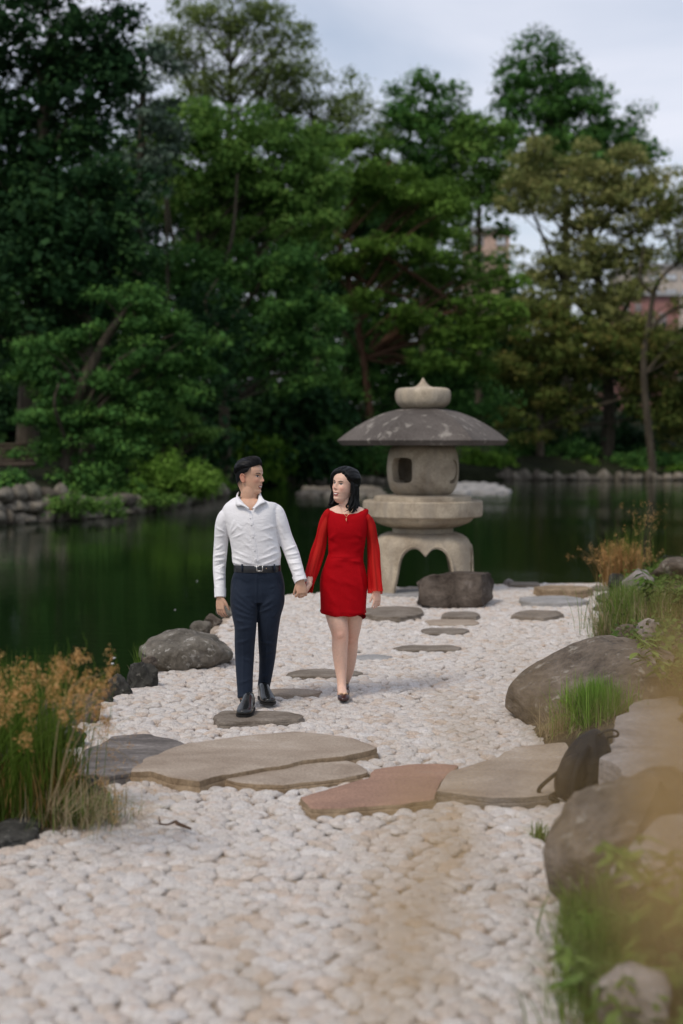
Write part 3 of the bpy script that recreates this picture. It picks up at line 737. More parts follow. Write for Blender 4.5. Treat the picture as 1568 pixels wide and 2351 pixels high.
# ------------------------------------------------------------------ trees
def leaf_quads(C, Nrm, size, r, aspect=0.55):
    n = len(C); t = norm(np.cross(Nrm, r.normal(size=(n, 3)))); b = np.cross(Nrm, t)
    s = (size * r.uniform(0.6, 1.35, n))[:, None]
    V = np.stack([C - t * s * .5, C + b * s * aspect * .5, C + t * s * .5, C - b * s * aspect * .5], 1)
    return V.reshape(-1, 3), np.arange(4 * n).reshape(n, 4)
TREE_LEAVES = 0
def foliage(ells, Y, r, thick=0.8, clump=1.1, density=1.0, size=0.18, flat=0.55, cover=0.85, updown=0.5, needle=False, fill=0.5):
    """clumps of leaves scattered through each envelope; returns vertices, faces, tints and the clump centres"""
    Vs, Fs, Ts, CC = [], [], [], []; cnt = 0
    s = Y / FPX
    for e in ells:
        cx, cy, rx, ry = e[:4]; dy = e[4] if len(e) > 4 else 0.0
        c = W(cx, cy, Y + dy); R = np.array([rx * s, max(rx, ry) * s * thick, ry * s])
        vol_area = math.pi * R[0] * R[2] * 4
        nc = max(3, int(cover * vol_area / (clump * clump * 1.6)))
        d = norm(r.normal(size=(nc, 3))); rad = r.uniform(0.35, 1.0, nc) ** 0.45
        cc = c + d * rad[:, None] * R
        cc = cc + 0.35 * clump * r.normal(size=(nc, 3))
        cr = clump * r.uniform(0.55, 1.35, nc)
        for k in range(nc):
            nl = int(density * 150 * (cr[k] / 1.0) ** 2 * (0.18 / size) ** 2)
            if nl < 3: continue
            dd = norm(r.normal(size=(nl, 3)) + np.array([0, 0, 0.35])); q = r.uniform(0.25, 1.0, nl) ** 0.4
            p = dd * q[:, None] * np.array([cr[k], cr[k], cr[k] * flat])
            p = p + 0.12 * cr[k] * r.normal(size=(nl, 3))
            nn = norm(dd * np.array([1, 1, 1 / flat]) * 1.0 + 0.42 * r.normal(size=(nl, 3)) + np.array([0, 0, updown]))
            V, F = leaf_quads(cc[k] + p, nn, size * 1.08, r, 0.22 if needle else 0.62)
            t = np.clip(0.5 + 0.16 * r.normal() + 0.14 * r.normal(size=nl), 0, 1)
            Vs.append(V); Fs.append(F + cnt); cnt += len(V); Ts.append(np.repeat(t, 4))
            if fill:                        # sprays of overlapping leaves inside the clump
                nf = max(2, int(fill * 36)); pf = cc[k] + 0.38 * cr[k] * r.normal(size=(nf, 3)) * np.array([1, 1, flat])
                V, F = leaf_quads(pf, norm(r.normal(size=(nf, 3)) + [0, 0, 0.6]), 0.42 * cr[k], r, 0.7)
                Vs.append(V); Fs.append(F + cnt); cnt += len(V); Ts.append(np.full(len(V), np.clip(0.45 + 0.15 * r.normal(), 0, 1)))
        CC.append(cc)
    return np.vstack(Vs), np.vstack(Fs), np.concatenate(Ts), np.vstack(CC)
def tree(name, label, ells, Y, mat, trunk, seed=1, group='trees on the far side of the pond', limbs=26, trad=0.3, bark='bark', extra=(), cat='tree', **kw):
    r = np.random.default_rng(seed)
    V, Fq, T, CC = foliage(ells, Y, r, **kw)
    bx = W(trunk[0], 1050, Y)[0]; gz = far_ground(bx, Y)
    root = thing(name, label, cat, (bx, Y, gz), group)
    mk('crown', V, Fq, M[mat], root, smooth=False, tint=T)
    global TREE_LEAVES; TREE_LEAVES += len(Fq)
    mb = MB(); base = np.array([bx, Y, gz - 0.4])
    tops = [W(x, y, Y + (z if True else 0)) for x, y, z in [(t + (0,))[:3] for t in trunk[1:]]]
    path = np.array([base] + tops)
    tube(mb, path, list(np.linspace(trad, trad * 0.35, len(path))), 9, 5, ref=(0, 1, 0.01), cap=False)
    PP = dens(path, 6)
    sel = CC[r.permutation(len(CC))[:limbs]]
    for c in sel:
        cand = PP[len(PP) // 4:]; hd = np.linalg.norm(cand[:, :2] - c[:2], axis=1); dist = hd + np.abs(c[2] - cand[:, 2] - 0.9 * hd)
        a = cand[np.argmin(dist)]; mid = (a + c) / 2 + np.array([0, 0, 0.05 * np.linalg.norm(c - a)]) + 0.06 * np.linalg.norm(c - a) * r.normal(size=3)
        L_ = np.linalg.norm(c - a)
        tube(mb, [a, mid, c], [min(trad * 0.4, 0.025 + 0.010 * L_), 0.02 + 0.006 * L_, 0.012], 5, 3, ref=(0.1, 0.9, 0.3), cap=False)
    for pth, r0 in extra:
        q = np.array([W(x, y, Y + z) for x, y, z in pth]); tube(mb, q, list(np.linspace(r0, r0 * 0.4, len(q))), 7, 4, ref=(0, 1, 0.02), cap=False)
    mb.build('trunk', M[bark], root)
    return root
M['bark'] = stone_mat('grey_bark', (0.04, 0.033, 0.024), (0.095, 0.08, 0.058), None, 2.5, None, 0.02, 0.95, stretch=(3, 3, 0.4), fine=20)
M['pine_bark'] = stone_mat('red_pine_bark', (0.05, 0.028, 0.018), (0.13, 0.072, 0.045), None, 2.5, None, 0.02, 0.95, stretch=(3, 3, 0.4), fine=20)
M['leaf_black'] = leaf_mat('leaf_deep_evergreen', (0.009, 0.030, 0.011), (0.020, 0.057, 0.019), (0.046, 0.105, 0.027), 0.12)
M['leaf_dark'] = leaf_mat('leaf_dark_green', (0.029, 0.083, 0.022), (0.062, 0.157, 0.036), (0.125, 0.256, 0.050), 0.18)
M['leaf_mid'] = leaf_mat('leaf_mid_green', (0.052, 0.119, 0.026), (0.106, 0.216, 0.042), (0.201, 0.327, 0.073), 0.25)
M['leaf_olive'] = leaf_mat('leaf_olive', (0.090, 0.131, 0.039), (0.158, 0.217, 0.067), (0.241, 0.304, 0.099), 0.35)
M['leaf_pine'] = leaf_mat('leaf_pine', (0.043, 0.095, 0.016), (0.093, 0.182, 0.028), (0.162, 0.277, 0.047), 0.2)
M['leaf_brown'] = leaf_mat('leaf_turning_brown', (0.110, 0.140, 0.041), (0.219, 0.245, 0.083), (0.421, 0.392, 0.150), 0.28)
M['leaf_mixed'] = leaf_mat('leaf_green_brown', (0.054, 0.087, 0.020), (0.108, 0.146, 0.033), (0.241, 0.192, 0.055), 0.22)
M['leaf_blue'] = leaf_mat('leaf_silver_cedar', (0.043, 0.075, 0.051), (0.100, 0.147, 0.105), (0.178, 0.240, 0.176), 0.1)
M['leaf_bright'] = leaf_mat('leaf_bright_green', (0.057, 0.142, 0.018), (0.120, 0.247, 0.032), (0.230, 0.361, 0.054), 0.3)

M['slope_green'] = leaf_mat('slope_green', (0.07, 0.15, 0.02), (0.13, 0.25, 0.035), (0.22, 0.36, 0.07), 0.3)
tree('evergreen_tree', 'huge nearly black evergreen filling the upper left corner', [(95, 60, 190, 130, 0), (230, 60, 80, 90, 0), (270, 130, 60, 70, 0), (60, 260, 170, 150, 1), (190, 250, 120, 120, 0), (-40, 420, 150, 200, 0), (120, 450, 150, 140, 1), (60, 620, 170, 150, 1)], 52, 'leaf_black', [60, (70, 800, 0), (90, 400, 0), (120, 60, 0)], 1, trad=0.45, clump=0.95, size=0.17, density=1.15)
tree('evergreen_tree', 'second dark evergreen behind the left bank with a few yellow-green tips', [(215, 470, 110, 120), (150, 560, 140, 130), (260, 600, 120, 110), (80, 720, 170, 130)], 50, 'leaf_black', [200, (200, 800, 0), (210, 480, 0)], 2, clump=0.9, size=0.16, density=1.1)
tree('cedar_tree', 'silvery blue-green cedar with drooping tiers against the sky, left of the airy trees', [(330, 160, 60, 26), (300, 205, 75, 26), (350, 235, 85, 24), (300, 275, 70, 26), (350, 300, 70, 26), (280, 335, 70, 28), (360, 350, 60, 24), (310, 390, 80, 30), (300, 440, 80, 34), (330, 130, 28, 24), (300, 500, 90, 40)], 66, 'leaf_blue', [310, (315, 700, 0), (325, 300, 0), (332, 110, 0)], 3, thick=0.7, clump=0.8, flat=0.35, size=0.16, density=0.9, cover=0.8)
tree('broadleaf_tree', 'tall airy light-green tree with sky showing through, at the top of the picture', [(430, 60, 85, 60), (520, 20, 110, 60), (610, 70, 90, 60), (660, 115, 60, 55), (560, 120, 100, 60), (470, 165, 80, 45), (390, 120, 45, 45), (620, 190, 90, 45), (520, 225, 90, 45), (420, 250, 60, 45)], 94, 'leaf_olive', [520, (520, 600, 0), (525, 350, 0), (530, 150, 0)], 4, trad=0.4, clump=1.05, size=0.2, density=0.95, cover=0.60, limbs=60, fill=0.03, extra=[([(522, 420, 0), (450, 250, 0), (400, 90, 0)], 0.2), ([(522, 420, 0), (590, 250, 0), (640, 100, 0)], 0.2), ([(480, 320, 0), (470, 180, 0), (455, 40, 0)], 0.13)])
tree('broadleaf_tree', 'rounded light-green dome of a tree sloping down right of the airy one', [(700, 190, 75, 70), (770, 225, 75, 60), (740, 280, 100, 60), (820, 280, 45, 60), (680, 270, 70, 60), (600, 270, 80, 50), (760, 340, 100, 60)], 98, 'leaf_olive', [730, (730, 500, 0), (735, 300, 0)], 5, clump=1.1, size=0.2, density=0.9, cover=0.62, limbs=40, fill=0.12)
tree('broadleaf_tree', 'round dense dark-green tree in the middle of the skyline', [(970, 250, 92, 58), (930, 300, 60, 60), (1010, 300, 60, 60), (965, 360, 100, 70), (960, 440, 110, 70), (960, 520, 80, 60)], 102, 'leaf_dark', [970, (970, 600, 0), (970, 350, 0)], 6, clump=1.15, size=0.2, density=1.1)
tree('broadleaf_tree', 'mid-green tree tucked between the round dark tree and the tallest right one', [(1100, 300, 60, 50), (1130, 350, 65, 60), (1090, 390, 80, 70), (1110, 450, 70, 50), (1055, 510, 40, 60), (1050, 600, 45, 50), (1140, 615, 50, 24), (1165, 560, 16, 24)], 100, 'leaf_mid', [1100, (1100, 600, 0), (1100, 380, 0)], 7, clump=1.05, size=0.2, density=0.95)
tree('broadleaf_tree', 'tallest dark-green tree on the right of the skyline with a pointed top', [(1255, 130, 65, 38), (1200, 175, 55, 42), (1300, 175, 80, 45), (1250, 215, 100, 50), (1350, 245, 70, 45), (1180, 250, 55, 40), (1300, 280, 120, 55), (1430, 300, 62, 42), (1465, 350, 45, 40), (1230, 330, 110, 55), (1370, 350, 110, 55), (1320, 400, 140, 50)], 108, 'leaf_dark', [1300, (1300, 600, 0), (1290, 300, 0), (1270, 140, 0)], 8, trad=0.4, clump=1.1, size=0.21, density=1.0, cover=0.72, limbs=50)
tree('broadleaf_tree', 'wide tree with brownish turning leaves on the right, thick pale trunk by the water', [(1220, 400, 75, 50), (1310, 385, 100, 48), (1420, 400, 90, 48), (1500, 450, 60, 60), (1190, 455, 55, 40), (1300, 460, 110, 55), (1420, 480, 90, 60), (1350, 560, 90, 60), (1450, 570, 60, 60), (1290, 620, 70, 60), (1380, 650, 90, 60), (1240, 690, 60, 50), (1320, 720, 110, 60), (1420, 720, 100, 50), (1240, 600, 40, 40)], 95, 'leaf_brown', [1392, (1398, 940, 0), (1390, 800, 0), (1370, 620, 0), (1340, 450, 0)], 9, trad=0.5, clump=0.95, size=0.19, density=0.95, cover=0.8, limbs=60, extra=[([(1390, 820, 0), (1440, 700, 0), (1500, 560, 0)], 0.22), ([(1385, 760, 0), (1290, 640, 0), (1220, 480, 0)], 0.2)])
tree('broadleaf_tree', 'thin-leaved tree at the right edge with bare limbs before the red building', [(1545, 440, 40, 50), (1560, 560, 35, 50), (1500, 640, 30, 26), (1568, 700, 30, 30), (1545, 790, 70, 45), (1590, 500, 60, 80)], 90, 'leaf_mixed', [1500, (1478, 860, 0), (1490, 740, 0), (1510, 650, 0), (1560, 600, 0)], 10, trad=0.26, clump=0.6, size=0.17, density=0.8, cover=0.9, limbs=20, fill=0, extra=[([(1490, 760, 0), (1530, 720, 0), (1600, 690, 0)], 0.17), ([(1505, 680, 0), (1470, 640, 0), (1480, 560, 0)], 0.14), ([(1480, 860, 0), (1540, 790, 0), (1600, 770, 0)], 0.15)])
tree('broadleaf_tree', 'dark green and brown lower tree under the brownish crown', [(1230, 760, 90, 70), (1330, 790, 100, 60), (1450, 810, 100, 60), (1550, 860, 80, 80), (1200, 850, 90, 60), (1505, 905, 75, 60), (1290, 880, 90, 60), (1230, 960, 90, 50), (1310, 930, 50, 50), (1550, 980, 70, 60), (1500, 780, 70, 50)], 93, 'leaf_mixed', [1240, (1240, 900, 0), (1240, 760, 0)], 12, clump=0.9, size=0.18, density=1.0, limbs=8)
pine = []
rp = np.random.default_rng(77)
for (x, y, w) in [(760, 330, 70), (850, 345, 60), (800, 385, 85), (890, 410, 80), (820, 430, 70), (970, 440, 70), (900, 470, 90), (1010, 470, 60), (1040, 430, 35), (780, 500, 50), (960, 520, 90), (840, 600, 85), (900, 560, 70), (1000, 590, 80), (960, 640, 90), (1070, 640, 60), (850, 680, 60), (1100, 700, 60), (1010, 700, 80), (940, 730, 60), (1120, 760, 60), (730, 560, 50), (760, 620, 70), (790, 700, 60), (1050, 780, 80), (1090, 850, 50), (980, 820, 60), (1150, 650, 40), (1160, 730, 40)]:
    pine.append((x, y, w, 17, rp.uniform(-3, 3)))
tree('pine_tree', 'yellow-green pine with layered horizontal pads leaning over from the middle', pine, 82, 'leaf_pine', [860, (840, 860, 0), (800, 640, 0), (775, 520, 0), (850, 420, 0), (900, 370, 0)], 13, bark='pine_bark', trad=0.24, thick=0.75, clump=0.75, flat=0.42, size=0.18, density=1.1, cover=1.7, limbs=70, needle=False, extra=[([(775, 540, 0), (900, 600, 0), (1040, 700, 0), (1100, 800, 0)], 0.18), ([(800, 620, 0), (860, 660, 0), (960, 690, 0)], 0.14)])
tree('broadleaf_tree', 'large mid-green tree with several pale upright stems, left of centre', [(430, 290, 100, 42), (560, 300, 120, 45), (360, 350, 80, 55), (480, 370, 110, 60), (620, 370, 110, 60), (700, 330, 60, 50), (730, 430, 70, 60), (560, 440, 120, 60), (420, 450, 100, 60), (660, 500, 110, 60), (500, 540, 80, 50)], 72, 'leaf_mid', [470, (470, 800, 0), (455, 560, 0), (480, 400, 0)], 14, trad=0.22, clump=0.85, size=0.16, density=1.0, cover=1.05, limbs=40, extra=[([(470, 700, -2), (400, 560, -3), (380, 400, -3)], 0.13), ([(470, 700, -2), (530, 560, -3), (545, 400, -3)], 0.13), ([(385, 760, -3), (385, 600, -3.5), (378, 430, -3)], 0.12)])
tree('broadleaf_tree', 'dark-green understorey tree below the mid-green one, twisting bare limbs showing', [(420, 620, 100, 50), (560, 640, 110, 55), (680, 620, 80, 55), (480, 700, 80, 50), (620, 730, 100, 55), (720, 720, 70, 60), (560, 800, 110, 55), (700, 840, 90, 60), (340, 620, 70, 60)], 70, 'leaf_dark', [520, (515, 860, 0), (540, 740, 0), (600, 650, 0)], 15, clump=0.8, size=0.16, cover=1.1, density=1.0, limbs=40, extra=[([(480, 820, -3), (520, 745, -4), (560, 700, -4)], 0.1), ([(510, 760, -4), (470, 700, -4), (500, 640, -4)], 0.08)])
tree('broadleaf_tree', 'shadowy tree behind the lantern at the water edge', [(820, 780, 90, 70), (900, 860, 110, 70), (800, 900, 110, 60), (1010, 900, 90, 70), (690, 940, 90, 55), (850, 980, 130, 45), (1080, 930, 80, 60), (980, 990, 110, 40)], 84, 'leaf_dark', [790, (795, 900, 0), (790, 740, 0)], 16, clump=0.9, size=0.18, density=1.1)
tree('maple_tree', 'vivid green small maple lit below the silvery cedar', [(230, 380, 55, 22), (250, 420, 60, 26), (210, 440, 50, 24)], 64, 'leaf_bright', [240, (240, 600, 0), (235, 420, 0)], 17, clump=0.6, flat=0.35, size=0.15, density=0.9, limbs=14)
lay = []
for (x, y, w, h) in [(340, 720, 70, 24), (290, 690, 60, 26), (400, 760, 75, 22), (240, 770, 90, 26), (360, 800, 90, 24), (440, 790, 50, 20), (160, 800, 100, 30), (420, 850, 70, 22), (300, 860, 110, 26), (200, 890, 110, 28), (100, 860, 90, 34), (380, 910, 90, 24), (250, 950, 120, 26), (120, 960, 110, 34), (340, 970, 90, 26), (220, 1010, 130, 28), (300, 1040, 60, 24), (60, 1040, 30, 20)]:
    lay.append((x, y, w, h))
tree('maple_tree', 'dark layered tree reaching low over the left bank', lay, 47, 'leaf_dark', [150, (170, 950, 0), (230, 800, 0), (300, 700, 0)], 18, clump=0.55, flat=0.4, size=0.11, density=1.1, cover=1.1, limbs=60, extra=[([(150, 1010, -1), (125, 930, -2), (135, 880, -2)], 0.07)])
tree('maple_tree', 'light olive spray of branches hanging over the grassy point', [(430, 985, 70, 16), (460, 1000, 40, 14), (400, 1010, 50, 18), (370, 960, 60, 18)], 56, 'leaf_mid', [380, (375, 1020, 0), (400, 990, 0)], 19, clump=0.45, flat=0.4, size=0.12, density=1.0, cover=1.2, trad=0.1)
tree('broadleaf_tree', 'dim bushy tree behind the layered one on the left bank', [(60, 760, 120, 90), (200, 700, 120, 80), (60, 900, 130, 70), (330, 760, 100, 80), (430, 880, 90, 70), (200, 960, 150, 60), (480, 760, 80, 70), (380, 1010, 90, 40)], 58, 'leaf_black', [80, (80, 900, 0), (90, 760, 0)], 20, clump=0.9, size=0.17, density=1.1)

# shrubs along the far bank
def shrub(name, label, ells, Y, mat, seed, **kw):
    r = np.random.default_rng(seed); a = dict(clump=0.4, size=0.12, density=1.1, flat=0.7, cover=1.2); a.update(kw)
    V, Fq, T, CC = foliage(ells, Y, r, **a)
    bx = W(ells[0][0], 1050, Y)[0]; gz = far_ground(bx, Y)
    root = thing(name, label, 'shrub', (bx, Y, gz), 'shrubs along the far bank')
    mk('foliage', V, Fq, M[mat], root, smooth=False, tint=T)
    mb = MB()
    for k in range(5):
        c = CC[r.integers(len(CC))]; tube(mb, [np.array([bx, Y, gz - 0.2]) + r.normal(size=3) * [0.2, 0.2, 0], (np.array([bx, Y, gz]) + c) / 2, c], [0.04, 0.03, 0.01], 5, 2, ref=(0.2, 0.9, 0.1), cap=False)
    mb.build('stem', M['bark'], root)
shrub('shrub', 'bright green grassy shrub spilling down the left point to the water', [(420, 1088, 70, 24), (360, 1085, 50, 26), (470, 1108, 40, 18), (400, 1118, 60, 16), (345, 1125, 40, 22), (440, 1130, 40, 10)], 46.2, 'slope_green', 31, size=0.09)
shrub('shrub', 'low green plants hanging over the bank stones left of the bright shrub', [(260, 1162, 50, 10), (310, 1156, 40, 10), (210, 1168, 40, 10), (380, 1146, 50, 12)], 45.5, 'leaf_mid', 44, clump=0.3, size=0.09)
shrub('shrub', 'green shrub at the tip of the left point behind the man\'s shoulder', [(500, 1112, 30, 16), (480, 1125, 26, 12)], 63, 'leaf_bright', 32)
shrub('shrub', 'round dark shrub at the left edge by the path steps', [(20, 1105, 36, 24), (50, 1120, 36, 14)], 41.5, 'leaf_dark', 33)
shrub('shrub', 'low weeds on top of the stone wall at the left edge', [(90, 1150, 60, 9), (30, 1148, 50, 8), (160, 1158, 50, 14), (110, 1165, 40, 14), (240, 1160, 50, 14), (60, 1160, 30, 10)], 40.3, 'leaf_mid', 34, clump=0.3, size=0.08)
shrub('shrub', 'dark drooping shrub touching the water under the layered tree', [(250, 1100, 70, 40), (290, 1130, 40, 26), (190, 1115, 70, 34), (250, 1148, 50, 16)], 46.5, 'leaf_dark', 35, clump=0.5)
shrub('shrub', 'glossy bright shrub just left of the lantern\'s roof', [(560, 1020, 60, 30), (620, 1050, 60, 30), (520, 1045, 40, 24), (590, 1085, 60, 24)], 76, 'leaf_bright', 36, clump=0.6, size=0.16)
shrub('shrub', 'dark shrub over the water between the couple', [(700, 1060, 70, 36), (770, 1040, 70, 40), (660, 1090, 50, 20), (850, 1060, 70, 36)], 82, 'leaf_dark', 37, clump=0.6, size=0.16)
shrub('shrub', 'bright green bush right of the lantern firebox', [(1085, 1065, 32, 24), (1075, 1048, 24, 16)], 90, 'leaf_bright', 38, clump=0.5, size=0.16)
shrub('shrub', 'bright green bush with a few yellow leaves, second right of the lantern', [(1150, 1062, 40, 18)], 90.5, 'leaf_bright', 39, clump=0.45, size=0.16)
shrub('shrub', 'green bush beside the pale trunk on the right bank', [(1340, 1075, 34, 16), (1290, 1085, 20, 12)], 92.5, 'leaf_bright', 40, clump=0.45, size=0.16)
shrub('shrub', 'dark hedge-like bush right of the pale trunk', [(1470, 1060, 60, 26), (1540, 1065, 50, 24), (1425, 1075, 30, 14)], 93, 'leaf_dark', 41, clump=0.6, size=0.17)
shrub('shrub', 'low dark bush behind the bank stones in the middle right', [(1230, 1065, 50, 24), (1180, 1040, 50, 26), (1300, 1040, 60, 26)], 94, 'leaf_dark', 42, clump=0.6, size=0.17)
shrub('shrub', 'bright weeds at the foot of the bank on the far right edge', [(1500, 1085, 40, 8), (1560, 1082, 30, 10)], 91.8, 'leaf_bright', 43, clump=0.35, size=0.14)

# the far wood that reads as one mass behind them
r_ = np.random.default_rng(99)
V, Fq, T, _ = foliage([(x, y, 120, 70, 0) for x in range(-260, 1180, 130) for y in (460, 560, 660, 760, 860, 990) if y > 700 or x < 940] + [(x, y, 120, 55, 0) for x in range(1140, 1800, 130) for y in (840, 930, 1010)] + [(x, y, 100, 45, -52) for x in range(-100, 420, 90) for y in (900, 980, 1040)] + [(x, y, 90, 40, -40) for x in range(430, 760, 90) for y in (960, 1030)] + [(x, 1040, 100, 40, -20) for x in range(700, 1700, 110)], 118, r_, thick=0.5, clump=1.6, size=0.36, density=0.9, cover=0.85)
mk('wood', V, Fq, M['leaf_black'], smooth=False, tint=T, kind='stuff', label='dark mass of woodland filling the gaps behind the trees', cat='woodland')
TREE_LEAVES += len(Fq); print('leaves', TREE_LEAVES)

# bank stones: a low dry wall on the left, single stones along the rest of the shore
wall_ = thing('stone_wall', 'low rough stone wall along the left shore of the pond', 'stone wall', (-8, 40, WL))
stones = [rock_verts((1, 1, 1), 300 + i, sub=14, cuts=9) for i in range(8)]
smesh = [new_mesh('stone', V, f, M['bank_stone']) for V, f in stones]
def place_stone(x, y, z, sx, sy, sz, parent, r):
    o = bpy.data.objects.new('stone', smesh[r.integers(8)]); COL.objects.link(o); o.parent = parent
    o.location = np.array([x, y, z]) - ORG[parent.name]; o.scale = (sx, sy, sz); o.rotation_euler = (0, 0, r.uniform(-0.5, 0.5))
r_ = np.random.default_rng(5)
def along(a, b, stepm, rows, parent, hmin, hmax):
    A, B = G(*a, WL)[:2], G(*b, WL)[:2]; Lg = np.linalg.norm(B - A); t = 0
    while t < Lg:
        w = r_.uniform(stepm * .7, stepm * 1.3)
        for k in range(rows):
            p = A + (B - A) * (t + r_.uniform(-.1, .1)) / Lg; h = r_.uniform(hmin, hmax)
            place_stone(p[0], p[1] + 0.15 + k * 0.18, WL + 0.0 + h * 0.6 + k * 0.33, w * 0.6, 0.35, h, parent, r_)
        t += w
along((-60, 1209), (150, 1196), 0.52, 3, wall_, 0.15, 0.30)
along((150, 1196), (300, 1179), 0.6, 2, wall_, 0.12, 0.24)
along((300, 1179), (400, 1160), 0.9, 1, wall_, 0.25, 0.4)
along((400, 1160), (500, 1138), 1.1, 1, wall_, 0.3, 0.45)
rock(455, 485, 1110, 1142, 'bank_stone', 'tall leaning pale stone at the tip of the left point', 70, z0=WL, sub=24, cat='rock', name='boulder', lean=-0.4)
rock(503, 520, 1107, 1124, 'bank_stone', 'small pale stone standing right of the left point', 71, z0=WL, sub=20, name='boulder')
edge_ = thing('bank_edging', 'row of rounded stones edging the far right shore', 'stone edging', tuple(G(1200, 1103, WL)))
for i in range(46):
    x = 1040 + i * 14 + r_.uniform(-5, 5); p = G(x, 1103, WL); s = r_.uniform(0.18, 0.40)
    place_stone(p[0], p[1] + 0.2, WL + s * 0.6, s * r_.uniform(0.7, 1.3), 0.4, s * r_.uniform(0.8, 1.5), edge_, r_)
for i in range(26):
    x = 560 + i * 14; p = G(x, 1110, WL); s = r_.uniform(0.2, 0.36)
    place_stone(p[0], p[1] + 0.2, WL + s * 0.4, s * 1.2, 0.4, s, edge_, r_)
# pale spit of pebbles across the pond, and the tan stones left of it
def spit(name, x0, x1, yt, yb, mat, label, seed):
    A = G(x0, yb, WL); B = G(x1, yb, WL); C = G(x0, yt, WL); n = 40
    r = np.random.default_rng(seed); mb = MB()
    for i in range(150):
        t = r.uniform(); q = r.uniform(); p = A + (B - A) * t + (C - A) * np.array([0, q, 0]); s = r.uniform(0.14, 0.30)
        V, f = stones[r.integers(8)]
        V = (V * (s, s, s * 0.6)) @ rotz(r.uniform(0, 6)).T + p + (0, 0, 0.0 + 0.07 * math.sin(math.pi * q))
        mb.add(V, f[0] if f[0].shape[1] == 3 else (), f[1] if len(f) > 1 else ())
    o = mb.build(name, M[mat], loc=tuple(A), label=label, cat='stones'); o['kind'] = 'stuff'
    return o
spit('pebble_spit', 1035, 1175, 1112, 1132, 'slab_pale', 'low white pebble spit in the pond behind the lantern', 6)
spit('stone_spit', 685, 880, 1122, 1140, 'bank_stone', 'low tan stones in the pond behind the woman\'s head', 7)
# log steps on the left slope
st = thing('log_steps', 'brown log-edged steps climbing the slope at the left edge', 'steps', tuple(W(30, 1060, 47)))
M['log'] = plain('old_log', (0.06, 0.045, 0.032), 0.9, 0.2, 12, 0.3, bumpd=0.01)
for k in range(6):
    a = W(-40, 1068 - k * 9, 45 + k * 1.2); b = W(82 - k * 4, 1066 - k * 9, 45 + k * 1.2)
    mb = MB(); tube(mb, [a, (a + b) / 2, b], [0.07] * 3, 8, 2, ref=(0, 0, 1)); mb.build('log', M['log'], st)

# ------------------------------------------------------------------ buildings beyond the trees
M['brick_or'] = plain('orange_render', (0.56, 0.40, 0.32), 0.85, 0.2, 3, 0.1)
M['beige'] = plain('beige_render', (0.52, 0.46, 0.40), 0.85, 0.2, 2, 0.06)
M['brick_red'] = plain('dusty_red_render', (0.33, 0.17, 0.15), 0.85, 0.2, 3, 0.1)
M['pane'] = plain('window_pane', (0.62, 0.66, 0.70), 0.2, 0.5)
M['dark_pane'] = plain('dark_window', (0.16, 0.10, 0.09), 0.2, 0.5)
M['roofing'] = plain('grey_roofing', (0.35, 0.35, 0.35), 0.8, 0.2)
def building(label, x0, x1, yt, Y, mat, wins, winmat, dep=14):
    a = W(x0, yt, Y); b = W(x1, yt, Y); zt = a[2]; g = 5.5
    root = thing('building', label, 'building', ((a[0] + b[0]) / 2, Y, g))
    mb = MB(); box(mb, ((a[0] + b[0]) / 2, Y + dep / 2, (zt + g - 1) / 2), (b[0] - a[0], dep, zt - g + 1)); mb.build('wall', M[mat], root, smooth=False)
    mb = MB(); box(mb, ((a[0] + b[0]) / 2, Y + dep / 2, zt + 0.2), (b[0] - a[0] + 0.8, dep + 0.8, 0.396)); mb.build('roof', M['roofing'], root, smooth=False)
    for (u0, v0, u1, v1) in wins:
        p, q = W(u0, v0, Y), W(u1, v1, Y)
        mb = MB(); c = (p + q) / 2; w, h = abs(q[0] - p[0]), abs(p[2] - q[2])
        box(mb, (c[0], Y - 0.04, c[2]), (w, 0.09, h)); wo = mb.build('window', M[winmat], root, smooth=False)
        mb = MB()
        for dz in (-h / 2, h / 2): box(mb, (c[0], Y - 0.06, c[2] + dz), (w + 0.2, 0.16, 0.12))
        for dx in (-w / 2, 0, w / 2): box(mb, (c[0] + dx, Y - 0.065, c[2]), (0.1, 0.14, h - 0.13))
        mb.build('frame', M['roofing'], wo, smooth=False)
building('orange rendered building with white windows glimpsed through the trees', 1085, 1170, 530, 165, 'brick_or', [(1083, 540, 1108, 562), (1140, 545, 1160, 562), (1085, 580, 1108, 600), (1140, 580, 1160, 600)], 'pane')
building('beige apartment building at the right edge behind the brown tree', 1440, 1640, 612, 190, 'beige', [(u, v, u + 24, v + 12) for u in (1452, 1490, 1528, 1566) for v in (630, 665)], 'pane')
building('dusty red building with dark windows below the beige one', 1420, 1560, 680, 165, 'brick_red', [(1432, 700, 1442, 712), (1460, 700, 1470, 712), (1488, 720, 1500, 745), (1516, 720, 1528, 745)], 'dark_pane')
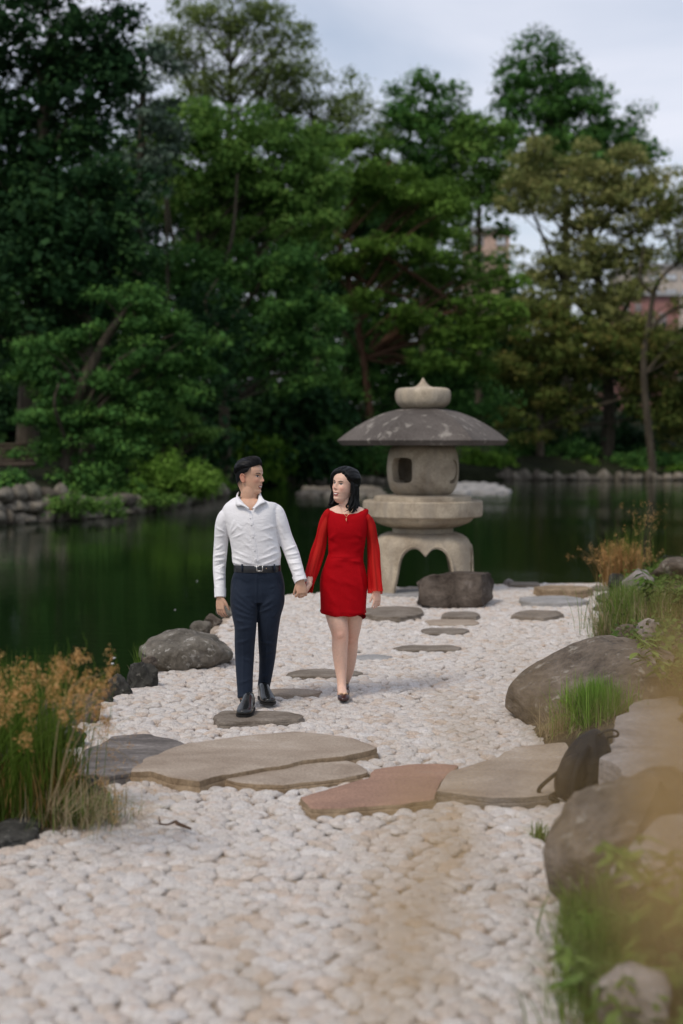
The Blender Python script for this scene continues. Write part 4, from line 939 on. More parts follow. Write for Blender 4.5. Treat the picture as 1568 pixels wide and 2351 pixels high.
# ------------------------------------------------------------------ the couple
def skin_mat(name, c, blush):
    m, N, L, b = mat_base(name, 0.5, 0.35)
    at = N.new('ShaderNodeAttribute'); at.attribute_name = 'pigment'
    n = noise_node(N, L, 60, 3, 0.6)
    r = ramp(N, L, n.outputs['Fac'], [(0.3, (0.93, 0.93, 0.93)), (0.7, (1.05, 1.05, 1.05))])
    col = mixc(N, L, 1.0, at.outputs['Color'], r.outputs['Color'], 'MULTIPLY')
    L.new(col, b.inputs['Base Color'])
    b.inputs['Subsurface Weight'].default_value = 0.12
    b.inputs['Subsurface Radius'].default_value = (0.012, 0.005, 0.003)
    b.inputs['Subsurface Scale'].default_value = 1.0
    return m
M['skin_m'] = skin_mat('skin_warm', (0.5, 0.3, 0.2), None)
M['skin_w'] = skin_mat('skin_fair', (0.6, 0.4, 0.3), None)
def strand_hair():
    m, N, L, b = mat_base('black_hair_strands', 0.45, 0.2)
    b.inputs['Base Color'].default_value = (0.0035, 0.0035, 0.004, 1)
    b.inputs['Anisotropic'].default_value = 0.5
    return m
M['hair'] = strand_hair()
def cloth(name, c, rough=0.85, weave=500, var=0.05, spec=0.15, sheen=0.2, bd=0.0006, wr=0.0):
    m, N, L, b = mat_base(name, rough, spec)
    n = noise_node(N, L, weave, 2, 0.5)
    L.new(ramp(N, L, n.outputs['Fac'], [(0.3, tuple(x * (1 - var) for x in c)), (0.7, tuple(min(1, x * (1 + var)) for x in c))]).outputs['Color'], b.inputs['Base Color'])
    b.inputs['Sheen Weight'].default_value = sheen
    bump(N, L, b, n.outputs['Fac'], 0.4, bd)
    if wr:
        n2 = noise_node(N, L, 16, 4, 0.55, stretch=(1, 1, 1.6), dist=0.6); bump(N, L, b, n2.outputs['Fac'], 0.55, wr)
    return m
M['shirt'] = cloth('white_cotton', (0.78, 0.775, 0.79), 0.85, wr=0.012)
M['trouser'] = cloth('navy_wool', (0.012, 0.019, 0.034), 0.75, var=0.12, sheen=0.05, wr=0.010)
M['dress'] = cloth('red_crepe', (0.36, 0.002, 0.006), 0.8, var=0.12, sheen=0.0, spec=.08, wr=0.005)
M['belt'] = plain('black_leather', (0.010, 0.010, 0.012), 0.3, 0.5, 60, 0.2)
M['shoe'] = plain('polished_black_leather', (0.011, 0.012, 0.012), 0.22, 0.6)
M['sole'] = plain('black_sole', (0.012, 0.011, 0.010), 0.6, 0.3)
M['wshoe'] = plain('dark_oxblood_leather', (0.035, 0.010, 0.010), 0.25, 0.6)
M['metal'] = plain('brushed_metal', (0.75, 0.72, 0.68), 0.3, 0.5, metal=1.0)
M['gold'] = plain('pale_gold', (0.85, 0.58, 0.35), 0.3, 0.5, metal=1.0)
M['button'] = plain('shirt_button', (0.60, 0.60, 0.60), 0.35, 0.5)
M['eye_white'] = plain('eye_white', (0.62, 0.58, 0.56), 0.25, 0.5)
M['iris'] = plain('dark_iris', (0.012, 0.008, 0.006), 0.15, 0.6)
M['brow'] = plain('dark_brow', (0.035, 0.026, 0.022), 0.8, 0.2)
M['lip_m'] = plain('lip_natural', (0.42, 0.17, 0.14), 0.4, 0.4)
M['lip_w'] = plain('lip_pink', (0.52, 0.13, 0.13), 0.3, 0.5)
M['teeth'] = plain('teeth', (0.80, 0.76, 0.70), 0.3, 0.5)
M['mouth'] = plain('mouth_shadow', (0.26, 0.07, 0.06), 0.7, 0.2)
def sheer_mat():
    m, N, L, b = mat_base('sheer_red_chiffon', 0.8, 0.1)
    b.inputs['Base Color'].default_value = (0.52, 0.010, 0.012, 1)
    tr = N.new('ShaderNodeBsdfTransparent'); tr.inputs['Color'].default_value = (1.0, 0.42, 0.36, 1)
    ms = N.new('ShaderNodeMixShader'); ms.inputs['Fac'].default_value = 0.36
    out = [x for x in N if x.type == 'OUTPUT_MATERIAL'][0]
    L.new(b.outputs['BSDF'], ms.inputs[1]); L.new(tr.outputs['BSDF'], ms.inputs[2]); L.new(ms.outputs['Shader'], out.inputs['Surface'])
    return m
M['sheer'] = sheer_mat()

def apply_folds(V, N, folds, Yb):
    """folds drawn as strokes (x0, y0, x1, y1, width, height) on the front of a garment"""
    front = np.clip(-N[:, 1] + 0.25, 0, 1)
    D = np.zeros(len(V))
    for (x0, y0, x1, y1, w, a) in folds:
        p, q = W(x0, y0, Yb)[[0, 2]], W(x1, y1, Yb)[[0, 2]]
        d = q - p; L2 = d @ d + 1e-9; rel = V[:, [0, 2]] - p
        t = np.clip(rel @ d / L2, 0, 1); dist = np.linalg.norm(rel - t[:, None] * d, axis=1)
        D += a * np.exp(-(dist / w) ** 2) * np.sin(np.pi * np.clip(t, 0.06, 0.94)) ** 0.7
    return V + N * (D * front)[:, None]
def rand_folds(n, box_, ang, w, a, seed, ln=(8, 26)):
    r = np.random.default_rng(seed); o = []
    for _ in range(n):
        x, y = r.uniform(box_[0], box_[2]), r.uniform(box_[1], box_[3]); t = math.radians(ang + r.normal() * 16); l = r.uniform(*ln) / 2
        o.append((x - l * math.cos(t), y - l * math.sin(t), x + l * math.cos(t), y + l * math.sin(t), w * r.uniform(.7, 1.4), a * r.uniform(-1, 1.2)))
    return o

class Head:
    """a head built from horizontal slices; origin at the chin level under the ears, +x' is where the face looks"""
    def __init__(s, origin, yaw, pitch, roll, k=1.0, female=False):
        s.o = np.array(origin, float); s.k = k; s.f = female
        # yaw: 0 looks at the camera (-y), positive turns to +x
        s.R = rotz(yaw) @ rotx(0) @ np.array([[0, 1, 0], [-1, 0, 0], [0, 0, 1]], float) @ roty(pitch) @ rotx(roll)
        s.R = rotz(yaw) @ np.array([[0, 1, 0], [-1, 0, 0], [0, 0, 1]], float) @ roty(pitch) @ rotx(roll)
        #          z      front   back    halfwidth
        T = [(-.022, .040, -.045, .034), (-.012, .066, -.052, .040), (.0, .080, -.058, .046), (.010, .086, -.062, .050), (.022, .0855, -.068, .0545), (.035, .0865, -.075, .058),
             (.050, .0875, -.083, .062), (.065, .087, -.090, .065), (.085, .087, -.096, .068), (.105, .0865, -.099, .0700), (.125, .086, -.101, .0725), (.140, .0895, -.101, .0745),
             (.160, .089, -.099, .0755), (.180, .080, -.092, .0725), (.200, .060, -.078, .063), (.215, .034, -.056, .046), (.225, .004, -.022, .022)]
        if female: T = [(z, f * (.985 if z > .03 else .955), b, w * (1.02 if z > .06 else .95)) for z, f, b, w in T]
        s.T = np.array(T)
    def surf(s, nz=64, nt=72):
        zz = np.linspace(s.T[0, 0], s.T[-1, 0], nz); f = np.interp(zz, s.T[:, 0], s.T[:, 1]); b = np.interp(zz, s.T[:, 0], s.T[:, 2]); w = np.interp(zz, s.T[:, 0], s.T[:, 3])
        th = np.linspace(0, 2 * np.pi, nt, endpoint=False)
        c, sn = np.cos(th), np.sin(th)
        mid = 0.0 + 0 * zz
        p = 2.25
        cc = np.sign(c) * np.abs(c) ** (2 / p); ss = np.sign(sn) * np.abs(sn) ** (2 / p)
        X = np.where(c[None] > 0, f[:, None] * cc[None], -b[:, None] * cc[None]); Yv = w[:, None] * ss[None]; Z = zz[:, None] + 0 * X
        V = np.stack([X, Yv, Z], -1)
        def g(cy, cz, sy, sz, dx, dy=0, both=True):
            for sg in ((1, -1) if both else (1,)):
                q = np.exp(-((V[..., 1] - sg * cy) / sy) ** 2 - ((V[..., 2] - cz) / sz) ** 2) * (V[..., 0] > 0)
                V[..., 0] += dx * q; V[..., 1] += sg * dy * q
        F = s.f
        g(.030, .118, .016, .011, -.0095)                 # eye sockets
        g(.031, .117, .010, .006, .0035)                  # lids
        g(.026, .134, .020, .008, .004 if F else .0065)   # brow ridge
        g(.042, .088, .018, .018, .008)                   # cheeks (smiling)
        g(.020, .060, .012, .014, .004)
        g(0, .117, .008, .016, .010, both=False)          # bridge
        g(0, .098, .0085, .017, .016 if F else .019, both=False)
        g(0, .086, .0095, .010, .014 if F else .016, both=False)          # tip
        g(.0115, .082, .0070, .0075, .010)                # wings
        g(0, .068, .006, .006, -.002, both=False)
        g(0, .058, .024, .007, .006, both=False)          # upper lip
        g(0, .0475, .030, .0032, -.005, both=False)
        g(0, .0385, .020, .007, .006, both=False)         # lower lip
        g(0, .027, .022, .006, -.004, both=False)
        g(0, .010, .020, .014, .008 if not F else .005, both=False)         # chin
        g(.040, .030, .014, .020, -.004)
        return V, zz, th
    def w(s, P): return np.asarray(P, float) * s.k @ s.R.T + s.o
    def add(s, mb, ears=True):
        V, zz, th = s.surf(); nz, nt = V.shape[:2]; P = s.w(V.reshape(-1, 3))
        i = np.arange(nz - 1)[:, None] * nt; j = np.arange(nt)[None]; j2 = (j + 1) % nt
        Q = np.stack([i + j, i + j2, i + nt + j2, i + nt + j], -1).reshape(-1, 4)
        P = np.vstack([P, P[:nt].mean(0), P[-nt:].mean(0)]); a = nz * nt; jj = np.arange(nt)
        T = np.vstack([np.stack([np.full(nt, a), (jj + 1) % nt, jj], -1), np.stack([np.full(nt, a + 1), (nz - 1) * nt + jj, (nz - 1) * nt + (jj + 1) % nt], -1)])
        mb.add(P, T, Q)
        if ears:
            for sg in (1, -1):
                c = s.w([[-.008, sg * .0765, .098]])[0]
                ball(mb, c, (.017 * s.k, .0075 * s.k, .030 * s.k), 14, 10, R=s.R @ rotz(sg * -0.45) @ roty(-0.22))
                rim = [s.w([[-.008 + x, sg * (.080 + y), .098 + z]])[0] for x, y, z in [(.010, 0, .012), (.004, .006, .028), (-.010, .009, .030), (-.018, .010, .014), (-.014, .007, -.006), (-.004, .002, -.024), (.006, 0, -.022)]]
                tube(mb, rim, [.0045 * s.k] * 7, 8, 3, ref=s.R[:, 1])
    def decal(s, bvh, shape, lift=0.0008, dome=0.0, rings=4, ns=20):
        """a thin patch lying on the face: shape(t)->(side, up) outline around centre"""
        t = np.linspace(0, 2 * np.pi, ns, endpoint=False); out = np.array([shape(a) for a in t]); c = out.mean(0)
        V = []; fwd = s.R @ np.array([1.0, 0, 0])
        for q in [0.0] + list(np.linspace(1 / rings, 1, rings)):
            pts = c + (out - c) * q if q > 0 else [c]
            for (y, z) in pts:
                o = s.w([[0.30, y, z]])[0]; h = bvh.ray_cast(Vector(o), Vector(-fwd), 0.6)
                if h[0] is None: h = (Vector(s.w([[0.08, y, z]])[0]), Vector(fwd))
                nrm = np.array(h[1]); V.append(np.array(h[0]) + nrm * 0.0 + fwd * (lift + dome * (1 - q * q)) if q < 1 else np.array(h[0]) - fwd * 0.0006)
        V = np.array(V); j = np.arange(ns); T = np.stack([np.zeros(ns, int), 1 + j, 1 + (j + 1) % ns], -1)
        Q = np.vstack([np.stack([1 + k * ns + j, 1 + (k + 1) * ns + j, 1 + (k + 1) * ns + (j + 1) % ns, 1 + k * ns + (j + 1) % ns], -1) for k in range(rings - 1)])
        return V, [T, Q]
def ell(cy, cz, a, b, tilt=0.0, arc=0.0, taper=0.0):
    def f(t):
        x = a * math.cos(t); z = b * math.sin(t) * (1 - taper * math.cos(t)) + arc * (1 - (x / a) ** 2)
        return (cy + x * math.cos(tilt) - z * math.sin(tilt), cz + x * math.sin(tilt) + z * math.cos(tilt))
    return f
def face_parts(H, bvh, root, lip, smile=1.0, woman=False):
    for sg in (1, -1):
        V, F = H.decal(bvh, ell(sg * .031, .1165, .0145, .0042, sg * .10, .0015), .0006, .001)
        e = mk('eye', V, F, M['eye_white'], root)
        V, F = H.decal(bvh, ell(sg * .031, .1172, .0062, .0044), .0016, .0012); mk('iris', V, F, M['iris'], e)
        V, F = H.decal(bvh, ell(sg * .031, .1208, .0165, .0016, sg * .12, .003), .0022, .001); mk('eyelid', V, F, M['iris'], e)
        V, F = H.decal(bvh, ell(sg * .032, .1345, .0200, .0024 if woman else .0036, sg * .10, .0045), .0010, .001); mk('eyebrow', V, F, M['brow'], root)
        V, F = H.decal(bvh, ell(sg * .0075, .0795, .0032, .0018), .0004, 0); mk('nostril', V, F, M['mouth'], root)
    V, F = H.decal(bvh, ell(0, .0475, .0275, .0085, 0, -.0065), .0006, .0005); mk('mouth', V, F, M['mouth'], root)
    V, F = H.decal(bvh, ell(0, .0500, .0215, .0048, 0, -.0058), .0022, .0012); mk('teeth', V, F, M['teeth'], root)
    V, F = H.decal(bvh, ell(0, .0562, .0290, .0024, 0, -.0060), .0016, .0018); mk('lip', V, F, M[lip], root)
    V, F = H.decal(bvh, ell(0, .0405, .0255, .0036, 0, -.0075), .0016, .0022); mk('lip', V, F, M[lip], root)

def hand(mb, wrist, d, n, side, k=1.0, curl=(0.25, 0.3, 0.3), spread=0.05, thumb=(0.55, 0.75, 0.25), curls=None):
    """wrist point, direction to the fingers, palm normal, unit vector to the thumb side"""
    d = norm(d); side = norm(np.asarray(side, float) - np.dot(side, d) * d); n0 = np.cross(d, side); n = n0 * (1 if np.dot(n0, n) > 0 else -1)
    w = np.asarray(wrist, float)
    tube(mb, [w - d * .03 * k, w, w + d * .025 * k, w + d * .065 * k, w + d * .092 * k], [(.026 * k, .019 * k), (.026 * k, .018 * k), (.034 * k, .017 * k), (.040 * k, .0145 * k), (.038 * k, .012 * k)], 14, 3, ref=n, power=2.4)
    for i, (off, L) in enumerate(zip((.030, .0105, -.0095, -.029), (.072, .080, .074, .058))):
        c = curl if curls is None else curls[i]
        p = w + d * (.088 - abs(off) * .12) * k + side * off * k; dd = norm(d + side * spread * off / .03)
        pts = [p - d * .02 * k, p]; a = 0
        for seg, cc in zip((.45, .30, .25), c):
            a += cc; v = dd * math.cos(a) + n * math.sin(a); p = p + v * L * seg * k; pts.append(p)
        tube(mb, pts, [.0085 * k, .0092 * k, .0082 * k, .0075 * k, .0055 * k], 9, 3, ref=side)
    p = w + d * .018 * k + side * .026 * k; t1 = norm(d * thumb[0] + side * thumb[1] + n * thumb[2]); t2 = norm(d * 0.95 + side * .25 + n * (thumb[2] + .15))
    tube(mb, [p - t1 * .015 * k, p, p + t1 * .040 * k, p + t1 * .040 * k + t2 * .032 * k, p + t1 * .040 * k + t2 * .056 * k], [.013 * k, .0145 * k, .0115 * k, .0095 * k, .006 * k], 10, 3, ref=n)

def pigment(V, H, base, fade=False, woman=False):
    c = np.tile(np.array(base, float), (len(V), 1))
    L_ = ((V - H.o) @ H.R) / H.k; x, y, z = L_.T
    def blend(mask, col, amt):
        m = np.clip(mask, 0, 1)[:, None] * amt; c[:] = c * (1 - m) + np.array(col) * m
    near = (z > -0.03) & (z < .24)
    q = np.exp(-((np.abs(y) - .040) / .018) ** 2 - ((z - .085) / .02) ** 2) * near * (x > 0)
    blend(q, np.array(base) * [1.05, .72, .72], .55)
    q = np.exp(-(y / .012) ** 2 - ((z - .086) / .014) ** 2) * near * (x > .07); blend(q, np.array(base) * [1.02, .75, .72], .45)
    q = np.exp(-((np.abs(y) - .031) / .020) ** 2 - ((z - .116) / .011) ** 2) * near * (x > 0); blend(q, np.array(base) * [.80, .66, .62], .35)
    q = (np.abs(y) > .072) * near * (z > .06) * (z < .135) * (x < .02) * (x > -.035); blend(q, np.array(base) * [1.0, .62, .58], .6)
    if fade:                # short clipped hair at the temple and behind the ear
        q = near * (x < .045) * np.clip((z - .085 - np.clip(x, -1, .05) * .9) / .045, 0, 1) * (1 - (np.abs(y) > .079) * (z < .13)); blend(q, (.03, .025, .022), .85)
        q = near * (x < -.02) * np.clip((z - .03) / .05, 0, 1) * (np.abs(y) < .078); blend(q, (.02, .018, .017), .9)
    return c

# ---------------- the man
YM = 9.84
man_pos = G(575, 1632, 0)
man = thing('person', 'man in white shirt and navy trousers walking hand in hand, face turned to the woman', 'person', (man_pos[0], YM, 0.0))
mx, mz = W(574, 1131, YM)[[0, 2]]
HM = Head((W(571.5, 1100, YM)[0], YM - 0.0, W(570, 1131.5, YM)[2] + 0.003), math.radians(66), math.radians(3), math.radians(0), 1.00)
skin_m = (0.60, 0.365, 0.25)
mb = MB(); HM.add(mb)
tube(mb, WM([(571, 1175, .02), (571, 1150, .01), (573, 1128, -.005), (574, 1100, 0)], YM), [(.085, .07), (.064, .064), (.058, .062), (.05, .06)], 20, 4)
tube(mb, WM([(573, 1148, .012), (573, 1158, .0), (574, 1172, -.004), (576, 1192, 0), (580, 1240, 0), (590, 1290, 0), (592, 1320, .0), (592, 1370, .0)], YM), [(.05, .05), (.12, .078), (.150, .092), (.155, .10), (.135, .095), (.115, .085), (.125, .09), (.13, .09)], 24, 4, power=2.3)
tube(mb, WM([(561, 1345, 0), (561, 1375, -.03), (561.5, 1410, -.06), (563.5, 1440, -.08), (562, 1475, -.075), (561.5, 1510, -.07), (561.5, 1550, -.10), (562.5, 1585, -.13), (562.5, 1620, -.145)], YM), [.075, .075, .07, .055, .050, .045, .038, .036, .036], 14, 4)
tube(mb, WM([(620, 1345, 0), (621, 1375, .0), (618, 1410, .0), (616, 1440, .01), (614.5, 1475, .05), (613.5, 1510, .09), (609.5, 1550, .13), (606, 1572, .155), (606, 1592, .16)], YM), [.075, .075, .062, .052, .046, .042, .036, .034, .034], 14, 4)
for pts, rr in (([(526, 1188, 0), (511.5, 1208, .01), (508, 1240, .03), (505, 1277, .035), (503.5, 1310, .02), (505, 1345, -.02), (505, 1372, -.045)], [.042, .042, .038, .036, .032, .028, .026]),
                ([(626, 1182, 0), (642, 1198, .0), (654, 1232, .01), (669, 1268, .0), (679, 1298, -.03), (685.5, 1318, -.06), (690.5, 1336, -.08)], [.042, .042, .038, .036, .032, .028, .026])):
    tube(mb, WM(pts, YM), rr, 14, 4)
wr = W(505, 1370, YM - .05); hd = norm(np.array([.03, -.02, -1.0]))
hand(mb, wr, hd, (-0.55, 0.75, 0), (0.8, -0.6, 0), 0.95, curl=(0.28, 0.30, 0.25), spread=.12, thumb=(.8, .55, .25))
wr2 = W(690.5, 1333, YM - .08)
hand(mb, wr2, norm((.08, -.05, -1.0)), (0.35, 0.93, 0), (-0.93, -0.30, 0), 0.95, curls=[(0.55, 1.0, .6), (0.55, 1.05, .6), (0.5, 1.05, .6), (0.45, 1.0, .6)], spread=.3, thumb=(.9, .35, .35))
V, T = remesh(mb, 0.0034, 1, 0.5)
bvh = BVHTree.FromPolygons([tuple(v) for v in V], [tuple(t) for t in T])
mk('body', V, T, M['skin_m'], man, col=pigment(V, HM, skin_m, fade=True))
face_parts(HM, bvh, man, 'lip_m')

# hair: head slices grown outward where hair grows
def hair_cap(H, thick, root, extra=None, name='hair', noise=0.004):
    V, zz, th = H.surf(90, 120); nz, nt = V.shape[:2]
    c = np.array([0, 0, .11]); P = V.reshape(-1, 3).copy(); dirn = norm((P - c) * [1, 1.2, 1])
    t = thick(P)
    ridge = noise * (fbm(np.c_[P[:, 0] * 14, P[:, 1] * 150, P[:, 2] * 30], 3, 8))
    P = P + dirn * (t + np.where(t > 0.004, ridge, 0))[:, None]
    if extra is not None: P = extra(P, t)
    P = H.w(P); i = np.arange(nz - 1)[:, None] * nt; j = np.arange(nt)[None]; j2 = (j + 1) % nt
    Q = np.stack([i + j, i + j2, i + nt + j2, i + nt + j], -1).reshape(-1, 4)
    P = np.vstack([P, P[-nt:].mean(0)]); jj = np.arange(nt); T_ = np.stack([np.full(nt, nz * nt), (nz - 1) * nt + jj, (nz - 1) * nt + (jj + 1) % nt], -1)
    keep = (t.reshape(nz, nt)[:-1] > -0.006) | (t.reshape(nz, nt)[1:] > -0.006); Q = Q.reshape(nz - 1, nt, 4)[keep]
    return mk(name, P, [T_, Q], M['hair'], root)
def sst(a, b, x): t = np.clip((x - a) / (b - a), 0, 1); return t * t * (3 - 2 * t)
def man_hair(P):
    x, y, z = P.T; ay = np.abs(y)
    line = np.interp(x, [-.10, -.06, -.03, .02, .055, .075, .09], [.085, .115, .135, .150, .166, .178, .180])   # lower edge of the long top
    line = line + .010 * sst(.04, .08, x); top = sst(line - .006, line + .012, z) * (.12 + .88 * sst(line, line + .058, z))
    vol = .012 + .011 * sst(.0, .07, x) + .004 * sst(-.1, 0, -x)
    low = np.interp(x, [-.12, -.08, -.04, -.02, 0, .02, .045], [.020, .025, .06, .09, .112, .120, .165]); short = sst(low - .006, low + .035, z) * sst(.052, .040, x) * .85
    return -0.010 + np.maximum(top * (vol + .010), short * .0135)
mh = hair_cap(HM, man_hair, man)
r = np.random.default_rng(21); mb = MB()
for i in range(150):
    y = r.uniform(-.066, .066); e_ = abs(y) / .066; j = r.normal(size=(5, 3)) * .0025; up = .004 * r.uniform(-1, 1)
    P = np.array([(.079 - .026 * e_ ** 2, y * .92, .203 - .022 * e_ ** 2), (.064 - .03 * e_, y * .98, .239 - .040 * e_ ** 2 + up), (.010, y * 1.06, .246 - .046 * e_ ** 2 + up), (-.058, y * 1.03, .222 - .046 * e_ ** 2), (-.104 + .012 * e_ ** 2, y * .95, .165 - .02 * e_ + r.uniform(-.02, .01))]) + j
    tube(mb, HM.w(P), [(.002, .001), (.0045, .0028), (.0050, .003), (.0045, .0026), (.001, .001)], 6, 5, ref=HM.R[:, 2])
mb.build('hair_lock', M['hair'], mh)

# shirt: body and sleeves grown together, then pleated and creased
mb = MB()
tube(mb, WM([(574, 1146, .025), (574, 1149, .022), (573.5, 1154, .015), (573.5, 1161, .01), (574.5, 1172, .0), (577.5, 1195, -.01), (581, 1225, -.01), (586, 1255, -.005), (589.5, 1280, -.0), (591.5, 1294, 0), (592, 1304, 0)], YM),
     [(.060, .06), (.092, .07), (.145, .085), (.183, .10), (.198, .112), (.182, .128), (.168, .130), (.166, .128), (.171, .128), (.160, .118), (.155, .112)], 40, 5, power=2.3)
tube(mb, WM([(532, 1180, .0), (519, 1187, .0), (511.5, 1208, .01), (508, 1240, .03), (505, 1277, .035), (503.5, 1310, .02), (505, 1345, -.02), (505, 1371, -.045)], YM),
     [(.050, .058), (.057, .064), (.055, .062), (.050, .056), (.048, .053), (.044, .048), (.040, .042), (.035, .037)], 22, 5)
tube(mb, WM([(618, 1172, .0), (632, 1176, .0), (642, 1198, .0), (654, 1232, .01), (669, 1268, .0), (679, 1298, -.03), (685.5, 1318, -.06), (690.5, 1334, -.08)], YM),
     [(.050, .058), (.058, .064), (.057, .063), (.052, .056), (.051, .054), (.047, .050), (.043, .045), (.039, .040)], 22, 5)
V, T = remesh(mb, 0.0047, 3)
N_ = vnormals(V, T)
F_ = [(531, 1222, 540, 1195, .011, .006), (531, 1226, 548, 1206, .010, .005), (535, 1234, 565, 1220, .009, .004), (545, 1200, 560, 1215, .012, .004),
      (533, 1288, 560, 1294, .012, .008), (533, 1276, 570, 1284, .010, .007), (540, 1262, 575, 1277, .010, .005), (553, 1284, 585, 1292, .010, .006), (605, 1294, 640, 1280, .010, .007), (600, 1280, 642, 1266, .010, .005), (612, 1262, 640, 1250, .010, .004),
      (600, 1215, 634, 1205, .010, .004), (598, 1240, 628, 1232, .009, .003), (610, 1228, 632, 1240, .009, .004), (560, 1240, 585, 1262, .010, .004), (565, 1225, 580, 1245, .009, .003),
      (497, 1210, 520, 1222, .009, .005), (494, 1232, 520, 1228, .008, .004), (490, 1278, 522, 1268, .010, .008), (490, 1288, 520, 1283, .008, .007), (492, 1300, 520, 1290, .007, -.006), (494, 1310, 518, 1318, .008, .005), (494, 1330, 517, 1325, .008, .005), (495, 1345, 516, 1352, .007, .005), (494, 1262, 512, 1250, .009, .005),
      (643, 1210, 655, 1240, .009, .005), (640, 1190, 652, 1215, .009, .004), (655, 1262, 682, 1252, .009, .007), (657, 1274, 687, 1268, .009, .007), (660, 1284, 688, 1280, .007, -.006), (664, 1292, 690, 1290, .008, .006), (670, 1308, 694, 1302, .008, .006), (674, 1318, 696, 1316, .007, .005)]
F_ += rand_folds(26, (535, 1190, 640, 1290), 20, .010, .0032, 3) + rand_folds(16, (495, 1200, 520, 1360), -10, .008, .004, 4, (8, 20)) + rand_folds(16, (648, 1200, 690, 1325), 35, .008, .004, 5, (8, 20))
F_ = [(x0, y0, x1, y1, w * .85, h * 1.15) for x0, y0, x1, y1, w, h in F_]
V = apply_folds(V, N_, F_, YM)
# placket down the front
px = np.interp(V[:, 2], [W(0, 1300, YM)[2], W(0, 1180, YM)[2]], [W(592, 1300, YM)[0], W(577, 1180, YM)[0]])
fr = (N_[:, 1] < -.3) & (V[:, 2] < W(0, 1172, YM)[2]) & (np.abs(V[:, 0] - px) < .016)
V[fr, 1] -= .0035
vt = W(0, 1169, YM)[2]; cx_ = np.interp(V[:, 2], [vt, W(0, 1140, YM)[2]], [W(575.5, 0, YM)[0], W(573, 0, YM)[0]])
inV = (N_[:, 1] < .25) & (V[:, 2] > vt) & (np.abs(V[:, 0] - cx_) < .010 + (V[:, 2] - vt) * .80)
T = T[~inV[T].any(1)]
shirt = mk('shirt', V, T, M['shirt'], man)
sb = BVHTree.FromPolygons([tuple(v) for v in V], [tuple(t) for t in T])
def on_front(bv, dx, dy, Yb, lift=.0):
    p = W(dx, dy, Yb); h = bv.ray_cast(Vector((p[0], Yb - 1.0, p[2])), Vector((0, 1, 0)), 3)
    return np.array(h[0]) + np.array([0, -lift, 0]) if h[0] is not None else p
for (x, y) in [(577.5, 1188), (580, 1203), (583.5, 1231), (587.5, 1261), (590, 1281)]:
    c = on_front(sb, x, y, YM, .001); mb = MB(); tube(mb, [c + (0, .002, 0), c - (0, .002, 0)], [.0055, .0050], 12, 1, ref=(0, 0, 1)); mb.build('button', M['button'], shirt)
# collar: two standing leaves that fold down in points
for sg, pts in ((-1, [(548.5, 1129, .045), (545.5, 1137, -.02), (551, 1147, -.085), (560, 1157, -.115), (573, 1168, -.14)]), (1, [(594, 1129, .045), (594, 1136, -.02), (593, 1145, -.075), (589, 1155, -.11), (579, 1168, -.14)])):
    up = WM(pts, YM)
    lowp = {-1: [(543, 1139, .05), (541, 1150, -.04), (542.5, 1162, -.105), (556, 1161, -.128), (571, 1169, -.146)], 1: [(600, 1137, .05), (605, 1146, -.03), (612.5, 1153.5, -.09), (600, 1157, -.12), (586, 1168, -.140)]}[sg]
    lo = WM(lowp, YM) + np.array([0, -.008, 0]); A_, B_ = dens(up, 5), dens(lo, 5); n = len(A_)
    out = np.array([0, -.006, 0]); inn = np.array([0, .006, .0])
    C_ = (A_ + B_) / 2 + np.array([sg * .004, -.008, .004])
    V = np.vstack([A_ + inn * 1.5 - [0, 0, .012], A_ + [0, 0, .004], C_ + out * .5, B_ + out * .4, B_ + inn * .4])
    j = np.arange(n - 1); Q = np.vstack([np.stack([k * n + j, k * n + j + 1, (k + 1) * n + j + 1, (k + 1) * n + j], -1) for k in range(4)])
    mk('collar', V, Q, M['shirt'], shirt)
for pts, rr in (([(505.3, 1351, -.028), (505.5, 1360, -.036), (505.5, 1371.5, -.046)], [(.042, .044), (.041, .043), (.040, .042)]), ([(685.5, 1321, -.062), (688, 1328, -.07), (691, 1336, -.082)], [(.0475, .048), (.046, .046), (.0445, .045)])):
    mb = MB(); tube(mb, WM(pts, YM), rr, 26, 4, cap=False); mb.build('cuff', M['shirt'], shirt)

# trousers
mb = MB()
tube(mb, WM([(591, 1306, 0), (591.5, 1318, 0), (591.5, 1335, .01), (591.5, 1358, .012), (591, 1382, .01)], YM), [(.157, .112), (.170, .118), (.184, .125), (.189, .13), (.18, .12)], 36, 4, power=2.6)
tube(mb, WM([(561, 1335, .0), (560.5, 1375, -.03), (561.5, 1410, -.06), (563.5, 1440, -.08), (562, 1475, -.075), (561.5, 1510, -.07), (561.5, 1550, -.10), (562.5, 1585, -.13), (562.5, 1603, -.145)], YM),
     [(.085, .10), (.097, .115), (.088, .105), (.076, .092), (.071, .084), (.066, .078), (.0585, .072), (.053, .066), (.0525, .066)], 28, 4, power=2.2)
tube(mb, WM([(621, 1335, .0), (621.5, 1375, .0), (618, 1410, .0), (616, 1440, .01), (614.5, 1475, .05), (613.5, 1510, .09), (609.5, 1550, .13), (606, 1572, .155), (605.5, 1581, .16)], YM),
     [(.085, .10), (.098, .115), (.083, .105), (.074, .092), (.066, .084), (.057, .076), (.048, .068), (.0445, .062), (.0445, .062)], 28, 4, power=2.2)
V, T = remesh(mb, 0.0055, 3); N_ = vnormals(V, T)
